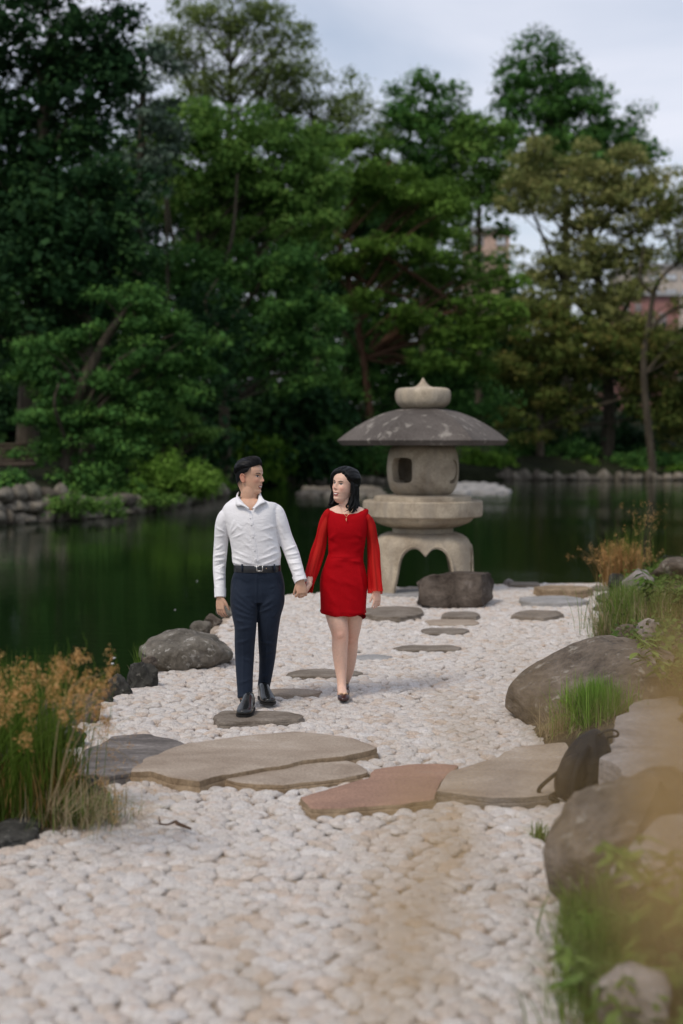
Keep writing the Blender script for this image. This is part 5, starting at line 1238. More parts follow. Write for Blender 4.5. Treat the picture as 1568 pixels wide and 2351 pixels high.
F_ = [(543, 1350, 588, 1392, .012, .006), (541, 1366, 585, 1400, .010, .006), (540, 1384, 580, 1404, .010, .007), (542, 1400, 583, 1414, .010, .006), (543, 1416, 570, 1424, .010, .005), (545, 1440, 580, 1432, .012, .005), (597, 1395, 630, 1370, .012, .006), (596, 1404, 628, 1388, .010, .006), (600, 1330, 605, 1385, .008, .004),
      (592, 1310, 590, 1392, .006, .005), (545, 1325, 540, 1350, .008, -.005), (640, 1325, 648, 1350, .008, -.005), (545, 1470, 575, 1462, .010, .004), (555, 1500, 582, 1515, .010, .003), (600, 1470, 630, 1478, .010, .004), (604, 1500, 630, 1490, .010, .004), (548, 1560, 576, 1552, .010, .003), (550, 1590, 574, 1584, .009, .004), (597, 1560, 618, 1552, .009, .004), (597, 1572, 618, 1570, .008, .004)]
F_ += rand_folds(20, (542, 1340, 585, 1590), 25, .010, .003, 8) + rand_folds(16, (597, 1340, 640, 1570), -25, .010, .003, 9)
F_ += [(562, 1410, 562.5, 1600, .006, .004), (616, 1410, 606, 1578, .006, .004)]
F_ = [(x0, y0, x1, y1, w, h * 1.3) for x0, y0, x1, y1, w, h in F_]
V = apply_folds(V, N_, F_, YM)
trs = mk('trousers', V, T, M['trouser'], man)
tb = BVHTree.FromPolygons([tuple(v) for v in V], [tuple(t) for t in T])
mb = MB(); tube(mb, WM([(591, 1296, 0), (591, 1303, 0), (591, 1311.5, 0)], YM), [(.161, .118), (.164, .121), (.165, .121)], 48, 3, cap=False, power=2.5)
belt = mb.build('belt', M['belt'], man)
bb = BVHTree.FromObject(belt, bpy.context.evaluated_depsgraph_get())
yb_ = YM - .128
mb = MB(); cB = W(596, 1304.5, yb_)
pts = [cB + np.array([x, -.004, z]) for x, z in [(-.020, .019), (.020, .019), (.020, -.019), (-.020, -.019), (-.020, .019)]]
for a, b_ in zip(pts[:-1], pts[1:]): tube(mb, [a, b_], [.0028, .0028], 8, 1, ref=(0, 1, 0))
mb.build('buckle', M['metal'], belt)
mb = MB(); c = W(611.5, 1305, yb_ + .003); tube(mb, [c, c - (0, .004, 0)], [.003, .003], 8, 1, ref=(0, 0, 1)); mb.build('stud', M['gold'], belt)
for x in (556, 630):
    mb = MB(); h = on_front(tb, x, 1312, YM); box(mb, W(x, 1304, h[1] - .010), (.011, .008, .052)); mb.build('belt_loop', M['trouser'], trs)

def shoe(root, toe, yaw, L, mat, z0, pitch=0.0, k=1.0):
    """lace-up shoe; toe = ground point of the toe tip, yaw 0 points at the camera"""
    R = rotz(yaw) @ rotx(0); f = R @ np.array([0, -1.0, 0]); s = R @ np.array([1.0, 0, 0]); base = np.array([toe[0], toe[1], z0]) - f * L
    U = np.array([0, 0, 1.0])
    if pitch: f = norm(f - U * math.tan(pitch)); base = np.array([toe[0], toe[1], z0]) - f * L
    S_ = [(0.00, .024, .050, .050), (.03, .033, .052, .056), (.08, .037, .050, .062), (.12, .038, .042, .054), (.16, .043, .034, .043), (.20, .047, .027, .034), (.24, .045, .022, .027), (.268, .036, .019, .022), (.286, .020, .016, .016)]
    mb = MB(); path = [base + f * (t / .286 * L) + U * (zc + .008) for t, w, zc, h in S_]
    tube(mb, path, [(w * k, h * k) for t, w, zc, h in S_], 24, 4, ref=U, power=2.3)
    V, fc = mb.arrays()
    ground = base + U * 0.010; hgt = (V - base) @ np.array([0, 0, 1.0])
    lz = z0 + 0.010 + (0 if not pitch else 1) * ((base + f * 0 - V)[:, 2] * 0)
    low = (V - base) @ norm(np.cross(s, f)); nn = norm(np.cross(s, f)); sgn = 1 if nn[2] > 0 else -1
    low = low * sgn; nn = nn * sgn
    V = V + nn * np.maximum(0.012 - low, 0)[:, None]
    o = mk('shoe', V, fc, M[mat], root)
    mb = MB(); A_ = [(t / .286 * L, w * 1.06 * k) for t, w, _, _ in S_]
    P_ = []
    for t, w in A_: P_.append((t, w))
    P_ = dens(P_, 3); out = np.vstack([np.c_[P_[:, 0], P_[:, 1]], np.c_[P_[::-1, 0], -P_[::-1, 1]]]); out[:, 0] += np.where(out[:, 0] > L * .98, .006, 0)
    n = len(out); lo = base + out[:, :1] * f + out[:, 1:] * s + nn * 0.0; hi = lo + nn * .015
    tri = np.array(tessellate_polygon([[Vector((*p, 0)) for p in out]])); j = np.arange(n)
    mb.add(np.vstack([lo, hi]), np.vstack([tri, tri + n]), np.stack([j, (j + 1) % n, (j + 1) % n + n, j + n], -1)); mb.build('sole', M['sole'], o, smooth=False)
    if mat == 'shoe':
        for q, w in ((.105, .020), (.122, .021), (.139, .021), (.156, .020)):
            t = q / .286 * L; zc = np.interp(q, [a[0] for a in S_], [a[2] + a[3] for a in S_]) + .0105
            c = base + f * t + nn * zc; mb = MB(); tube(mb, [c - s * w - nn * .006, c + nn * .0025, c + s * w - nn * .006], [.0022] * 3, 6, 3, ref=nn); mb.build('lace', M['sole'], o)
    return o
tz = 0.044
t1 = G(557, 1648, tz); shoe(man, t1 + np.array([0, 0.01, 0]), math.radians(-6), .300, 'shoe', tz, k=1.12)
t2 = G(620, 1619, 0.035); shoe(man, t2, math.radians(14), .300, 'shoe', 0.035, k=1.08)
mb = MB(); tube(mb, WM([(562, 1596, -.13), (562, 1612, -.145)], YM), [.036, .034], 14, 2); tube(mb, WM([(607, 1576, .15), (607.5, 1588, .15)], YM), [.036, .034], 14, 2); mb.build('sock', M['sole'], man)

# ---------------- the woman
YW = 10.12
wp = G(788, 1612, 0)
wom = thing('person', 'woman in a short red dress with sheer sleeves, smiling up at the man', 'person', (wp[0], YW, 0.0))
skin_w = (0.72, 0.47, 0.36)
HW = Head((W(786.5, 1100, YW)[0] , YW, W(784, 1150, YW)[2] + .004), math.radians(-41), math.radians(-4), math.radians(-6), 0.99, True)
mb = MB(); HW.add(mb, ears=False)
tube(mb, WM([(796, 1185, .02), (795, 1168, .01), (792, 1150, .0), (789, 1128, 0)], YW), [(.075, .06), (.050, .048), (.044, .046), (.04, .046)], 20, 4)
tube(mb, WM([(796, 1158, .015), (796, 1166, .012), (796, 1175, .01), (796, 1200, .0), (795, 1240, 0), (794, 1273, 0), (791, 1320, .01), (789, 1365, .01)], YW), [(.05, .045), (.112, .050), (.140, .062), (.140, .088), (.120, .085), (.105, .08), (.140, .10), (.150, .10)], 24, 4, power=2.3)
tube(mb, WM([(768, 1345, 0), (771, 1396, -.02), (776, 1430, -.04), (781, 1458, -.05), (780, 1490, -.04), (782, 1530, -.04), (784, 1560, -.06), (784.5, 1580, -.08), (784, 1596, -.10)], YW), [(.100, .10), (.086, .09), (.071, .075), (.060, .062), (.056, .062), (.045, .05), (.034, .038), (.033, .038), (.032, .036)], 22, 4)
tube(mb, WM([(812, 1345, .02), (811, 1400, .04), (809, 1440, .08), (806, 1465, .11), (805, 1495, .16), (801, 1535, .24), (795, 1560, .30), (790, 1572, .33)], YW), [(.095, .10), (.078, .085), (.062, .07), (.053, .055), (.050, .052), (.040, .042), (.030, .034), (.028, .032)], 22, 4)
for kx, ky, kd in ((780.5, 1457, -.085), (805, 1463, .075)): ball(mb, W(kx, ky, YW + kd), (.036, .034, .045), 12, 9)
# feet
toeW = G(789, 1612, 0.03)
tube(mb, [W(784, 1590, YW - .06), np.array([W(785, 0, YW)[0] , YW - .12, .095]), np.array([toeW[0] - .004, toeW[1] + .09, .062]), np.array([toeW[0] + .003, toeW[1] + .045, .048])], [(.030, .036), (.031, .032), (.034, .020), (.026, .012)], 18, 4, ref=(0, .35, 1))
bk = W(783, 1583, YW + .36)
tube(mb, [W(786, 1568, YW + .33), bk + (0, 0, -.0), np.array([bk[0] + .01, bk[1] - .09, .05]), np.array([bk[0] + .015, bk[1] - .15, .028])], [(.029, .032), (.03, .03), (.034, .02), (.028, .014)], 16, 3, ref=(0, .35, 1))
tube(mb, WM([(760, 1186, 0), (744, 1215, .0), (733, 1258, .0), (719, 1300, -.05), (710, 1334, -.12)], YW), [.032, .031, .028, .024, .021], 14, 4)
tube(mb, WM([(836, 1186, 0), (850, 1215, .02), (855, 1258, .03), (861, 1310, -.01), (865, 1356, -.05)], YW), [.032, .031, .028, .024, .021], 14, 4)
ww = W(710, 1337, YW - .36)
hand(mb, W(865, 1355, YW - .05), norm((.02, -.08, -1)), (-.6, .8, 0), (-.8, -.6, 0), 0.84, curl=(.22, .32, .25), spread=.1, thumb=(.85, .3, .3))
hj = W(705, 1345, YM - .045)
tube(mb, [W(712, 1328, YW - .14), W(710, 1337, YW - .26), hj + (.012, .03, .0)], [.021, .02, .02], 12, 3)
hand(mb, hj + (.012, .02, .0), norm((-.45, -.25, -.86)), (-.55, -.75, .2), (-.15, -.95, .0), 0.84, curls=[(.5, .9, .5), (.55, 1.0, .5), (.6, 1.0, .5), (.6, 1.0, .5)], spread=.35, thumb=(.9, .3, .2))
V, T = remesh(mb, 0.0034, 1, 0.5)
bvh = BVHTree.FromPolygons([tuple(v) for v in V], [tuple(t) for t in T])
pc = pigment(V, HW, skin_w, woman=True)
for kx, ky, kd in ((780.5, 1457, -.09), (805, 1463, .07)):
    q = np.exp(-(np.linalg.norm(V - W(kx, ky, YW + kd), axis=1) / .06) ** 2)[:, None] * .5; pc = pc * (1 - q) + np.array(skin_w) * [.95, .66, .60] * q
mk('body', V, T, M['skin_w'], wom, col=pc)
face_parts(HW, bvh, wom, 'lip_w', woman=True)

# hair of the woman: a cap with a parting, then locks falling to the shoulders
def w_hair(P):
    x, y, z = P.T
    ay = np.abs(y - .010)
    line = np.interp(ay, [0, .03, .05, .064, .076], [.191, .183, .164, .130, .05])
    front = sst(line - .004, line + .014, z + (x < .02) * .06)
    side = (x < .012) * sst(-.03, .0, z)
    t = np.maximum(front, side) * .034 - .011
    return t - .008 * np.exp(-((y - .010) / .006) ** 2) * (x > -.02)
hw = hair_cap(HW, w_hair, wom)
r = np.random.default_rng(12)
mb = MB()
def lock(pts_local, w, k=5, seed=0, curl=.006):
    P = dens(HW.w(pts_local), k); s = np.linspace(0, 1, len(P)); ph = r.uniform(0, 6)
    wav = curl * (s ** 1.2)[:, None] * np.c_[np.sin(9 * s + ph), np.cos(8 * s + ph) * .7, 0 * s]; P = P + wav
    prof = np.interp(s, [0, .15, .6, .9, 1], [.5, 1, 1, .6, .06])
    tube(mb, P, [(w * a, w * .45 * a) for a in prof], 7, 1, ref=(0, 1, .01), cap=True)
for i in range(300):
    a = r.uniform(-1, 1)                                  # around the head from one side of the face over the back to the other
    th = math.radians(70 + (a + 1) / 2 * 220)             # angle from the face, side to side
    fr = abs(a) ** 2
    rx, ry = .096, .080
    x0, y0 = math.cos(th) * rx, math.sin(th) * ry
    top = (x0 * .35 - .01, y0 * .45 + .004 * math.copysign(1, y0), .222)
    m1 = (x0 * .95, y0 * 1.0, .165 + r.uniform(-.01, .01)); m2 = (x0 * 1.02 - .004, y0 * 1.10, .095); m3 = (x0 * 1.0 - .012, y0 * 1.13, .03)
    L_ = r.uniform(-.080, -.035) - .012 * (1 - fr)
    m4 = (x0 * 1.02 - .012 + r.normal() * .006, y0 * 1.20 + r.normal() * .008, -.02 + L_ * .3); m5 = (x0 * .98 - .010 + r.normal() * .01, y0 * 1.22 + r.normal() * .012, L_)
    if math.cos(th) > 0.15:                               # framing locks: keep clear of the face
        q = (math.cos(th) - .15) * .06; m2 = (m2[0] - q, m2[1] + math.copysign(q, y0), m2[2]); m3 = (m3[0] - q * 1.4, m3[1] + math.copysign(q * 1.3, y0), m3[2])
    lock([top, m1, m2, m3, m4, m5], r.uniform(.005, .010), 5, curl=.016)
mb.build('hair_lock', M['hair'], hw)


# dress
mb = MB(); SEC = [(797, 1168.5, .010, .138, .046), (797, 1171.5, .010, .152, .056), (797, 1180, .006, .151, .078), (797, 1200, -.004, .147, .098), (797, 1218, -.006, .142, .104), (796, 1240, -.002, .134, .094), (794, 1273, .0, .126, .085), (792, 1290, .0, .137, .095), (790, 1318, .0, .162, .113), (789, 1340, .0, .170, .118), (788.5, 1370, -.005, .166, .118), (788, 1399, -.01, .162, .115), (788, 1402.5, -.01, .164, .117)]
tube(mb, WM([(a, b, c) for a, b, c, _, _ in SEC], YW), [(p, q) for *_, p, q in SEC], 96, 6, cap=False, power=2.35)
V, f = mb.arrays(); T = f[0]; N_ = vnormals(V, np.vstack([T[:, :3], T[:, [0, 2, 3]]]))
if (N_[:, 1] * (V[:, 1] - YW)).sum() < 0: N_ = -N_
F_ = [(756, 1288, 800, 1281, .011, .006), (754, 1296, 792, 1292, .010, .006), (762, 1276, 815, 1278, .010, .005), (800, 1284, 832, 1290, .010, .005), (752, 1262, 775, 1254, .010, .004), (815, 1262, 836, 1250, .010, .005), (752, 1318, 790, 1340, .013, .003), (780, 1325, 830, 1350, .014, .003), (745, 1345, 775, 1385, .012, .003), (825, 1300, 838, 1395, .010, .004), (757, 1236, 770, 1225, .010, .004), (834, 1235, 820, 1224, .010, .004), (765, 1190, 768, 1215, .010, -.002)]
F_ += rand_folds(24, (752, 1190, 838, 1300), 8, .011, .0025, 13, (14, 40)) + rand_folds(18, (745, 1300, 838, 1395), 35, .012, .002, 14, (20, 50))
V = apply_folds(V, N_, [(a, b, c, d_, w, h * 2.5) for a, b, c, d_, w, h in F_], YW)
lowz = W(0, 1396, YW)[2]; hem = np.clip((lowz + .05 - V[:, 2]) / .08, 0, 1)
ang = np.arctan2(V[:, 1] - YW, V[:, 0] - W(788, 0, YW)[0]); V[:, :2] += (N_[:, :2] * (hem * .004 * np.sin(9 * ang))[:, None]); V[:, 2] += hem * (-.012 * (V[:, 0] - W(788, 0, YW)[0]) / .16 + .003 * np.sin(7 * ang))
# neckline dips in front
up = np.clip((V[:, 2] - W(0, 1182, YW)[2]) / .05, 0, 1) * np.clip(-(V[:, 1] - YW) / .05, 0, 1); xr = (V[:, 0] - W(797, 0, YW)[0]) / .14
V[:, 2] -= up * .034 * np.clip(1 - xr ** 2, 0, 1); V[:, 2] += np.clip((V[:, 2] - W(0, 1172, YW)[2]) / .02, 0, 1) * .006 * np.abs(xr) ** 2
dress = mk('dress', V, T, M['dress'], wom)
def sleeve(pts, rr, seed):
    mb = MB(); P = WM(pts, YW); Pd, S_, U_ = tube(mb, P, rr, 40, 7, cap=False); V, f = mb.arrays(); m = len(Pd)
    u = np.repeat(np.linspace(0, 1, m), 40); th = np.tile(np.linspace(0, 2 * np.pi, 40, endpoint=False), m)
    c = np.repeat(Pd, 40, 0); d = norm(V - c); r_ = np.random.default_rng(seed)
    amp = .003 + .008 * u ** 1.6
    disp = amp * (np.sin(5 * th + 3 * u + seed) + .6 * np.sin(8 * th - 5 * u)) * sst(.15, .6, u) + .003 * np.sin(26 * u + 2 * np.sin(th)) * (1 - u)
    V = V + d * disp[:, None]
    return mk('sleeve', V, f[0], M['sheer'], dress)
sleeve([(759, 1178, .0), (752, 1182, .0), (744, 1205, .0), (735, 1245, .0), (723.5, 1285, -.03), (713, 1325, -.10), (709.5, 1352, -.15)], [(.028, .045), (.036, .052), (.039, .052), (.041, .048), (.046, .052), (.036, .058), (.028, .065)], 1)
sleeve([(838, 1182, .0), (844, 1189, .0), (850, 1207, .015), (856, 1250, .03), (859, 1295, .01), (862, 1330, -.02), (864, 1361, -.05)], [(.012, .030), (.028, .046), (.036, .052), (.039, .048), (.043, .052), (.045, .058), (.046, .062)], 2)
# necklace
mb = MB(); dbv = BVHTree.FromPolygons([tuple(v) for v in V], [tuple(t) for t in T])
nk = [(780, 1160, -.035), (784, 1172, -.075), (790, 1180, -.098), (795, 1186, -.104), (800, 1181, -.102), (808, 1173, -.085), (812, 1162, -.05)]
tube(mb, WM(nk, YW), [.0013] * 7, 6, 4); neck = mb.build('necklace', M['gold'], wom)
mb = MB(); c = W(795, 1190, YW - .112); ball(mb, c, .004, 8, 6); ball(mb, c - (0, 0, .010), .0045, 8, 6); ball(mb, c - (0, 0, .018), .003, 8, 6); mb.build('pendant', M['gold'], neck)
# shoes
def pump(root, toe, L, z0, yaw=0.0):
    R = rotz(yaw); f = R @ np.array([0, -1.0, 0]); s = R @ np.array([1.0, 0, 0]); b0 = np.array([toe[0], toe[1], z0]) - f * L; U = np.array([0, 0, 1.0])
    S_ = [(.42, .038, .030, .012), (.55, .041, .024, .018), (.68, .043, .020, .024), (.80, .042, .018, .024), (.90, .034, .016, .019), (.97, .022, .014, .013), (1.0, .010, .012, .008)]
    mb = MB(); tube(mb, [b0 + f * (t * L) + U * (z + .004) for t, w, z, h in S_], [(w, h) for t, w, z, h in S_], 22, 4, ref=U, power=2.4)
    V, fc = mb.arrays(); V[:, 2] = np.maximum(V[:, 2], z0 + .004)
    o = mk('shoe', V, fc, M['wshoe'], root)
    mb = MB(); tube(mb, [b0 + f * (.02 * L) + U * .035, b0 + f * .3 * L + U * .028, b0 + f * .6 * L + U * .010, b0 + f * .97 * L + U * .006], [(.028, .006), (.030, .005), (.040, .006), (.02, .005)], 16, 4, ref=U); tube(mb, [b0 + f * .02 * L + U * .03, b0 + f * .02 * L], [.014, .010], 12, 1, ref=(0, 1, 0)); mb.build('sole', M['sole'], o)
    c = b0 + f * .70 * L + U * .046
    mb = MB()
    for sg in (1, -1): tube(mb, [c, c + s * sg * .016 + U * .007, c + s * sg * .030 + U * .001 - f * .004, c + s * sg * .014 - U * .004, c], [.0028] * 5, 6, 3, ref=f)
    ball(mb, c, .005, 8, 6); mb.build('bow', M['gold'], o)
    mb = MB(); tube(mb, [b0 + f * .45 * L - s * .036 + U * .035, b0 + f * .20 * L - s * .037 + U * .055, b0 - f * .0 * L + U * .075, b0 + f * .20 * L + s * .037 + U * .055, b0 + f * .45 * L + s * .036 + U * .035], [.0045] * 5, 8, 5, ref=U); mb.build('strap', M['wshoe'], o)
    return o
pump(wom, toeW, .235, 0.028)
pump(wom, np.array([bk[0] + .018, bk[1] - .185]), .235, 0.028)
# ------------------------------------------------------------------ rushes, grasses, weeds
M['rush'] = leaf_mat('rush_green', (0.045, 0.085, 0.012), (0.085, 0.150, 0.018), (0.17, 0.21, 0.05), 0.3)
M['rush_base'] = leaf_mat('rush_straw', (0.16, 0.085, 0.025), (0.26, 0.15, 0.05), (0.38, 0.26, 0.11), 0.25)
M['seed'] = leaf_mat('orange_seed_head', (0.36, 0.18, 0.055), (0.55, 0.32, 0.12), (0.72, 0.48, 0.22), 0.35)
M['dry'] = leaf_mat('dry_grass', (0.22, 0.16, 0.08), (0.36, 0.28, 0.16), (0.52, 0.44, 0.30), 0.3)
M['dry_orange'] = leaf_mat('dry_orange_grass', (0.24, 0.11, 0.04), (0.38, 0.20, 0.08), (0.50, 0.33, 0.16), 0.3)
M['grass'] = leaf_mat('fresh_grass', (0.060, 0.110, 0.016), (0.115, 0.190, 0.030), (0.20, 0.28, 0.07), 0.35)
M['fresh'] = leaf_mat('bright_tuft', (0.07, 0.16, 0.015), (0.13, 0.27, 0.03), (0.24, 0.40, 0.07), 0.4)
M['ivy'] = leaf_mat('ground_ivy', (0.035, 0.075, 0.015), (0.070, 0.13, 0.024), (0.13, 0.20, 0.05), 0.3)
def blades(n, base, spread, height, lean, width, r, droop=0.35, seg=5, dirb=None, tintr=(0.2, 0.9), hv=0.3):
    """thin curved blades growing from around base; returns arrays and tip points"""
    b = np.asarray(base, float) + r.normal(size=(n, 3)) * np.array([spread, spread, 0])
    az = r.uniform(0, 2 * np.pi, n); d = np.c_[np.cos(az), np.sin(az)] 
    if dirb is not None: d = d + np.array(dirb)
    h = height * (1 - hv * r.uniform(0, 1, n) ** 1.5); ln = lean * np.abs(r.normal(size=n)) * h
    t = np.linspace(0, 1, seg + 1)
    P = b[:, None] + np.concatenate([d[:, None, :] * (ln[:, None] * (t ** 1.6)[None])[..., None], (h[:, None] * (t - droop * (ln / h)[:, None] * t ** 3))[..., None]], -1)
    side = norm(np.c_[-d[:, 1], d[:, 0], 0 * az] + 0.6 * r.normal(size=(n, 3)) * [1, 1, 0])
    w = width * r.uniform(.6, 1.3, n)[:, None] * np.array([1, .95, .85, .65, .4, .08] if seg == 5 else np.linspace(1, .1, seg + 1))[None]
    A_ = P - side[:, None] * w[..., None] / 2; B_ = P + side[:, None] * w[..., None] / 2
    V = np.stack([A_, B_], 2).reshape(n, -1, 3); m = 2 * (seg + 1)
    q = np.array([[2 * k, 2 * k + 1, 2 * k + 3, 2 * k + 2] for k in range(seg)])
    Q = (np.arange(n)[:, None, None] * m + q[None]).reshape(-1, 4)
    tn = np.repeat(r.uniform(*tintr, n), m)
    return V.reshape(-1, 3), Q, tn, P
def join(parts):
    V, Q, T, c = [], [], [], 0
    for p in parts: V.append(p[0]); Q.append(p[1] + c); T.append(p[2]); c += len(p[0])
    return np.vstack(V), np.vstack(Q), np.concatenate(T)
def spikelets(points, n, rad, size, r, elong=(1, 1, 1)):
    C = np.repeat(points, n, 0) + r.normal(size=(len(points) * n, 3)) * rad * np.array(elong)
    V, Q = leaf_quads(C, norm(r.normal(size=(len(C), 3))), size, r, 0.5)
    return V, Q, np.repeat(r.uniform(0.1, 0.9, len(C)), 4)
def tuft(name, label, base, n, height, spread, lean, width, mat, seed, dirb=None, droop=.4, seeds=None, extra=None, cat='grass tuft', hv=.3):
    r = np.random.default_rng(seed); root = thing(name, label, cat, tuple(base))
    V, Q, T, P = blades(n, base, spread, height, lean, width, r, droop, dirb=dirb, hv=hv)
    o = mk('blades', V, Q, M[mat], root, smooth=True, tint=T, kind='stuff')
    if extra:
        for (m2, n2, h2, sp2, l2, w2) in extra:
            V, Q, T, P2 = blades(n2, base, sp2, h2, l2, w2, r, droop, dirb=dirb); mk('blades', V, Q, M[m2], root, tint=T, kind='stuff')
    if seeds:
        k, cnt, rad, size, sm = seeds; idx = r.permutation(n)[:k]
        pts = np.vstack([P[i, -1] * (1 - f) + P[i, -3] * f for i in idx for f in r.uniform(-.1, 1, 3)]).reshape(-1, 3)
        V, Q, T = spikelets(pts, cnt, rad, size, r, (1, 1, 1.6)); mk('seed_heads', V, Q, M[sm], root, tint=T, smooth=False, kind='stuff')
    return root
# big rush clump, lower left
B = G(60, 1900, 0.0) + np.array([0.0, 0.1, 0.0])
root = thing('rush_clump', 'tall green rush clump with orange seed heads in the lower left', 'rushes', tuple(B))
r = np.random.default_rng(40); parts, tips = [], []
for (dx, dy, n) in [(-.25, .05, 200), (-.10, .0, 260), (.05, .0, 260), (.14, .08, 160), (-.45, .0, 160)]:
    p = blades(n, B + (dx, dy, 0), .055, .86, .20, .0052, r, .25, hv=.45, dirb=(.12, 0)); parts.append(p[:3]); tips.append((p[3], n))
V, Q, T = join(parts); mk('blades', V, Q, M['rush'], root, tint=T, kind='stuff')
parts = []
for (dx, dy) in [(-.25, .05), (-.1, 0), (.05, 0), (.14, .05), (-.45, 0)]:
    p = blades(110, B + (dx, dy, 0), .06, .38, .25, .006, r, .3); parts.append(p[:3])
V, Q, T = join(parts); mk('blades', V, Q, M['rush_base'], root, tint=T, kind='stuff')
heads = []
hr = np.random.default_rng(3)
HD = [(5, 1560), (-30, 1540), (25, 1590), (45, 1550), (60, 1580), (40, 1610), (75, 1545), (70, 1625), (118, 1600), (130, 1560), (150, 1525), (185, 1510), (125, 1535), (110, 1580), (145, 1620), (165, 1590), (190, 1600), (205, 1560), (180, 1640), (225, 1590), (10, 1640), (60, 1700), (250, 1545), (215, 1620), (240, 1660), (-10, 1600)]
pts = []
mbS = MB()
for i, (x, y) in enumerate(HD):
    Yh = 5.95 + hr.uniform(-.2, .25); c = W(x, y, Yh)
    for k in range(6): pts.append(c + hr.normal(size=3) * [.014, .014, .030])
    b0 = B + np.array([hr.uniform(-.35, .12), hr.uniform(-.05, .1), 0]); tube(mbS, [b0, (b0 + c) / 2 + [(c[0] - b0[0]) * -.12, 0, .04], c, c + (0.01, 0, .11)], [.0028, .0024, .0018, .0006], 4, 4, cap=False, tint=.5)
mbS.build('stem', M['rush'], root, tint=True)
V, Q, T = spikelets(np.array(pts), 32, .012, .011, hr, (1, 1, 1.3)); mk('seed_heads', V, Q, M['seed'], root, tint=T, smooth=False, kind='stuff')
# arching dry sprays right of the clump
root = thing('dry_grass_spray', 'dry straw-coloured grass arching from the rushes over the slate slab', 'dry grass', tuple(G(200, 1860, 0)))
mbS = MB(); pts = []
for (x0, y0, x1, y1, x2, y2) in [(120, 1850, 190, 1640, 290, 1690), (130, 1850, 230, 1720, 320, 1755), (140, 1860, 240, 1760, 360, 1820), (120, 1860, 160, 1700, 215, 1600), (150, 1870, 230, 1790, 300, 1850), (130, 1850, 210, 1700, 300, 1720), (110, 1850, 200, 1670, 260, 1745), (160, 1870, 250, 1810, 270, 1880), (150, 1860, 170, 1780, 250, 1800), (110, 1860, 150, 1600, 250, 1540)]:
    Yh = 6.1 + hr.uniform(-.15, .25); P_ = [W(x0, y0, Yh), W(x1, y1, Yh), W(x2, y2, Yh)]; tube(mbS, P_, [.0022, .0020, .0010], 4, 6, cap=False, tint=.5)
    D_ = dens(P_, 8)[7:]
    for q in D_[::1]: pts.append(q + hr.normal(size=3) * [.02, .02, .018])
mbS.build('stem', M['dry'], root, tint=True)
V, Q, T = spikelets(np.array(pts), 9, .010, .009, hr); mk('seed_heads', V, Q, M['seed'], root, tint=T, smooth=False, kind='stuff')
tuft('grass_tuft', 'drooping tan and green grass at the foot of the rush clump on the right', G(185, 1885, 0.02), 420, .24, .10, .75, .0045, 'dry', 41, dirb=(.5, -.1), droop=.8, extra=[('grass', 260, .22, .10, .6, .004)])
tuft('grass_tuft', 'wisp of grass at the left end of the largest shore boulder', G(318, 1548, 0.0), 24, .30, .02, .18, .004, 'grass', 42, extra=[('dry', 30, .12, .03, .5, .003)])
# right-hand tufts
bz = lambda x, y, z=.1: G(x, y, z)
tuft('grass_tuft', 'thick bright green tuft growing in front of the largest brown boulder', G(1368, 1692, 0.03) + [0, -.03, 0], 1500, .42, .085, .38, .0070, 'fresh', 43, droop=.7, extra=[('dry', 300, .36, .12, .75, .004), ('fresh', 600, .24, .10, .7, .007)])
tuft('grass_tuft', 'bleached dry grass hanging left of the bright green tuft', G(1300, 1698, 0.02), 330, .26, .07, .8, .004, 'dry', 44, dirb=(-.3, -.2), droop=.8)
tuft('grass_tuft', 'thin wiry pale tuft with dark tips beside the pebbles above the boulder', G(1382, 1478, 0.03), 150, .36, .05, .55, .0035, 'dry', 45, dirb=(-.3, 0), extra=[('grass', 110, .30, .05, .4, .004)], seeds=(60, 3, .005, .010, 'ivy'))
tuft('grass_tuft', 'long green grass with straw blades between the brown rocks and the fence stake', G(1455, 1450, 0.10), 900, .55, .16, .38, .006, 'grass', 46, extra=[('dry', 420, .5, .18, .5, .005)], droop=.5)
tuft('grass_tuft', 'green grass on the bank behind the near fence stake', G(1500, 1440, 0.18), 500, .42, .2, .4, .006, 'grass', 47, extra=[('dry', 200, .4, .2, .5, .005)], droop=.5)
tuft('grass_tuft', 'dry orange rush with spiky seed heads at the pond edge on the right', G(1425, 1345, 0.05), 520, .62, .12, .40, .006, 'dry_orange', 48, extra=[('rush', 160, .85, .10, .25, .006)], seeds=(160, 6, .012, .018, 'seed'), dirb=(-.2, 0))
tuft('grass_tuft', 'sparse tall rush stems standing against the water at the right edge', G(1480, 1325, 0.1), 26, 1.05, .12, .16, .007, 'rush', 49, seeds=(20, 8, .015, .016, 'seed'))
tuft('grass_tuft', 'small weed in a crack beside the big blurred boulder', G(1238, 1930, 0.0), 60, .10, .02, .8, .007, 'grass', 50)
tuft('grass_tuft', 'tiny tuft on the pebble edge left of the largest brown boulder', G(1218, 1600, 0.0) + [.12, 0, 0], 50, .12, .02, .6, .005, 'grass', 51)

for i, (x, y, s) in enumerate([(1370, 2160, .9), (1400, 2250, 1.1), (1440, 2150, 1.2), (1500, 2050, 1.2), (1560, 1980, 1.3), (1400, 2350, .9), (1560, 2250, 1.2)]):
    tuft('grass_tuft', ['fresh grass at the near corner of the big blurred boulder', 'green grass between the low brown rock and the mauve corner rock', 'long grass blades leaning over the low brown blurred rock', 'yellow-green grass in front of the pale blurred boulder', 'long green blades at the right edge among the amber heads', 'grass at the bottom of the picture beside the mauve corner rock', 'grass at the right edge behind the mauve corner rock'][i], G(x, y, .05) + [0, 0, 0], 260, .26 * s, .07, .6, .006, 'grass', 400 + i, extra=[('rush', 120, .24 * s, .08, .6, .006)])

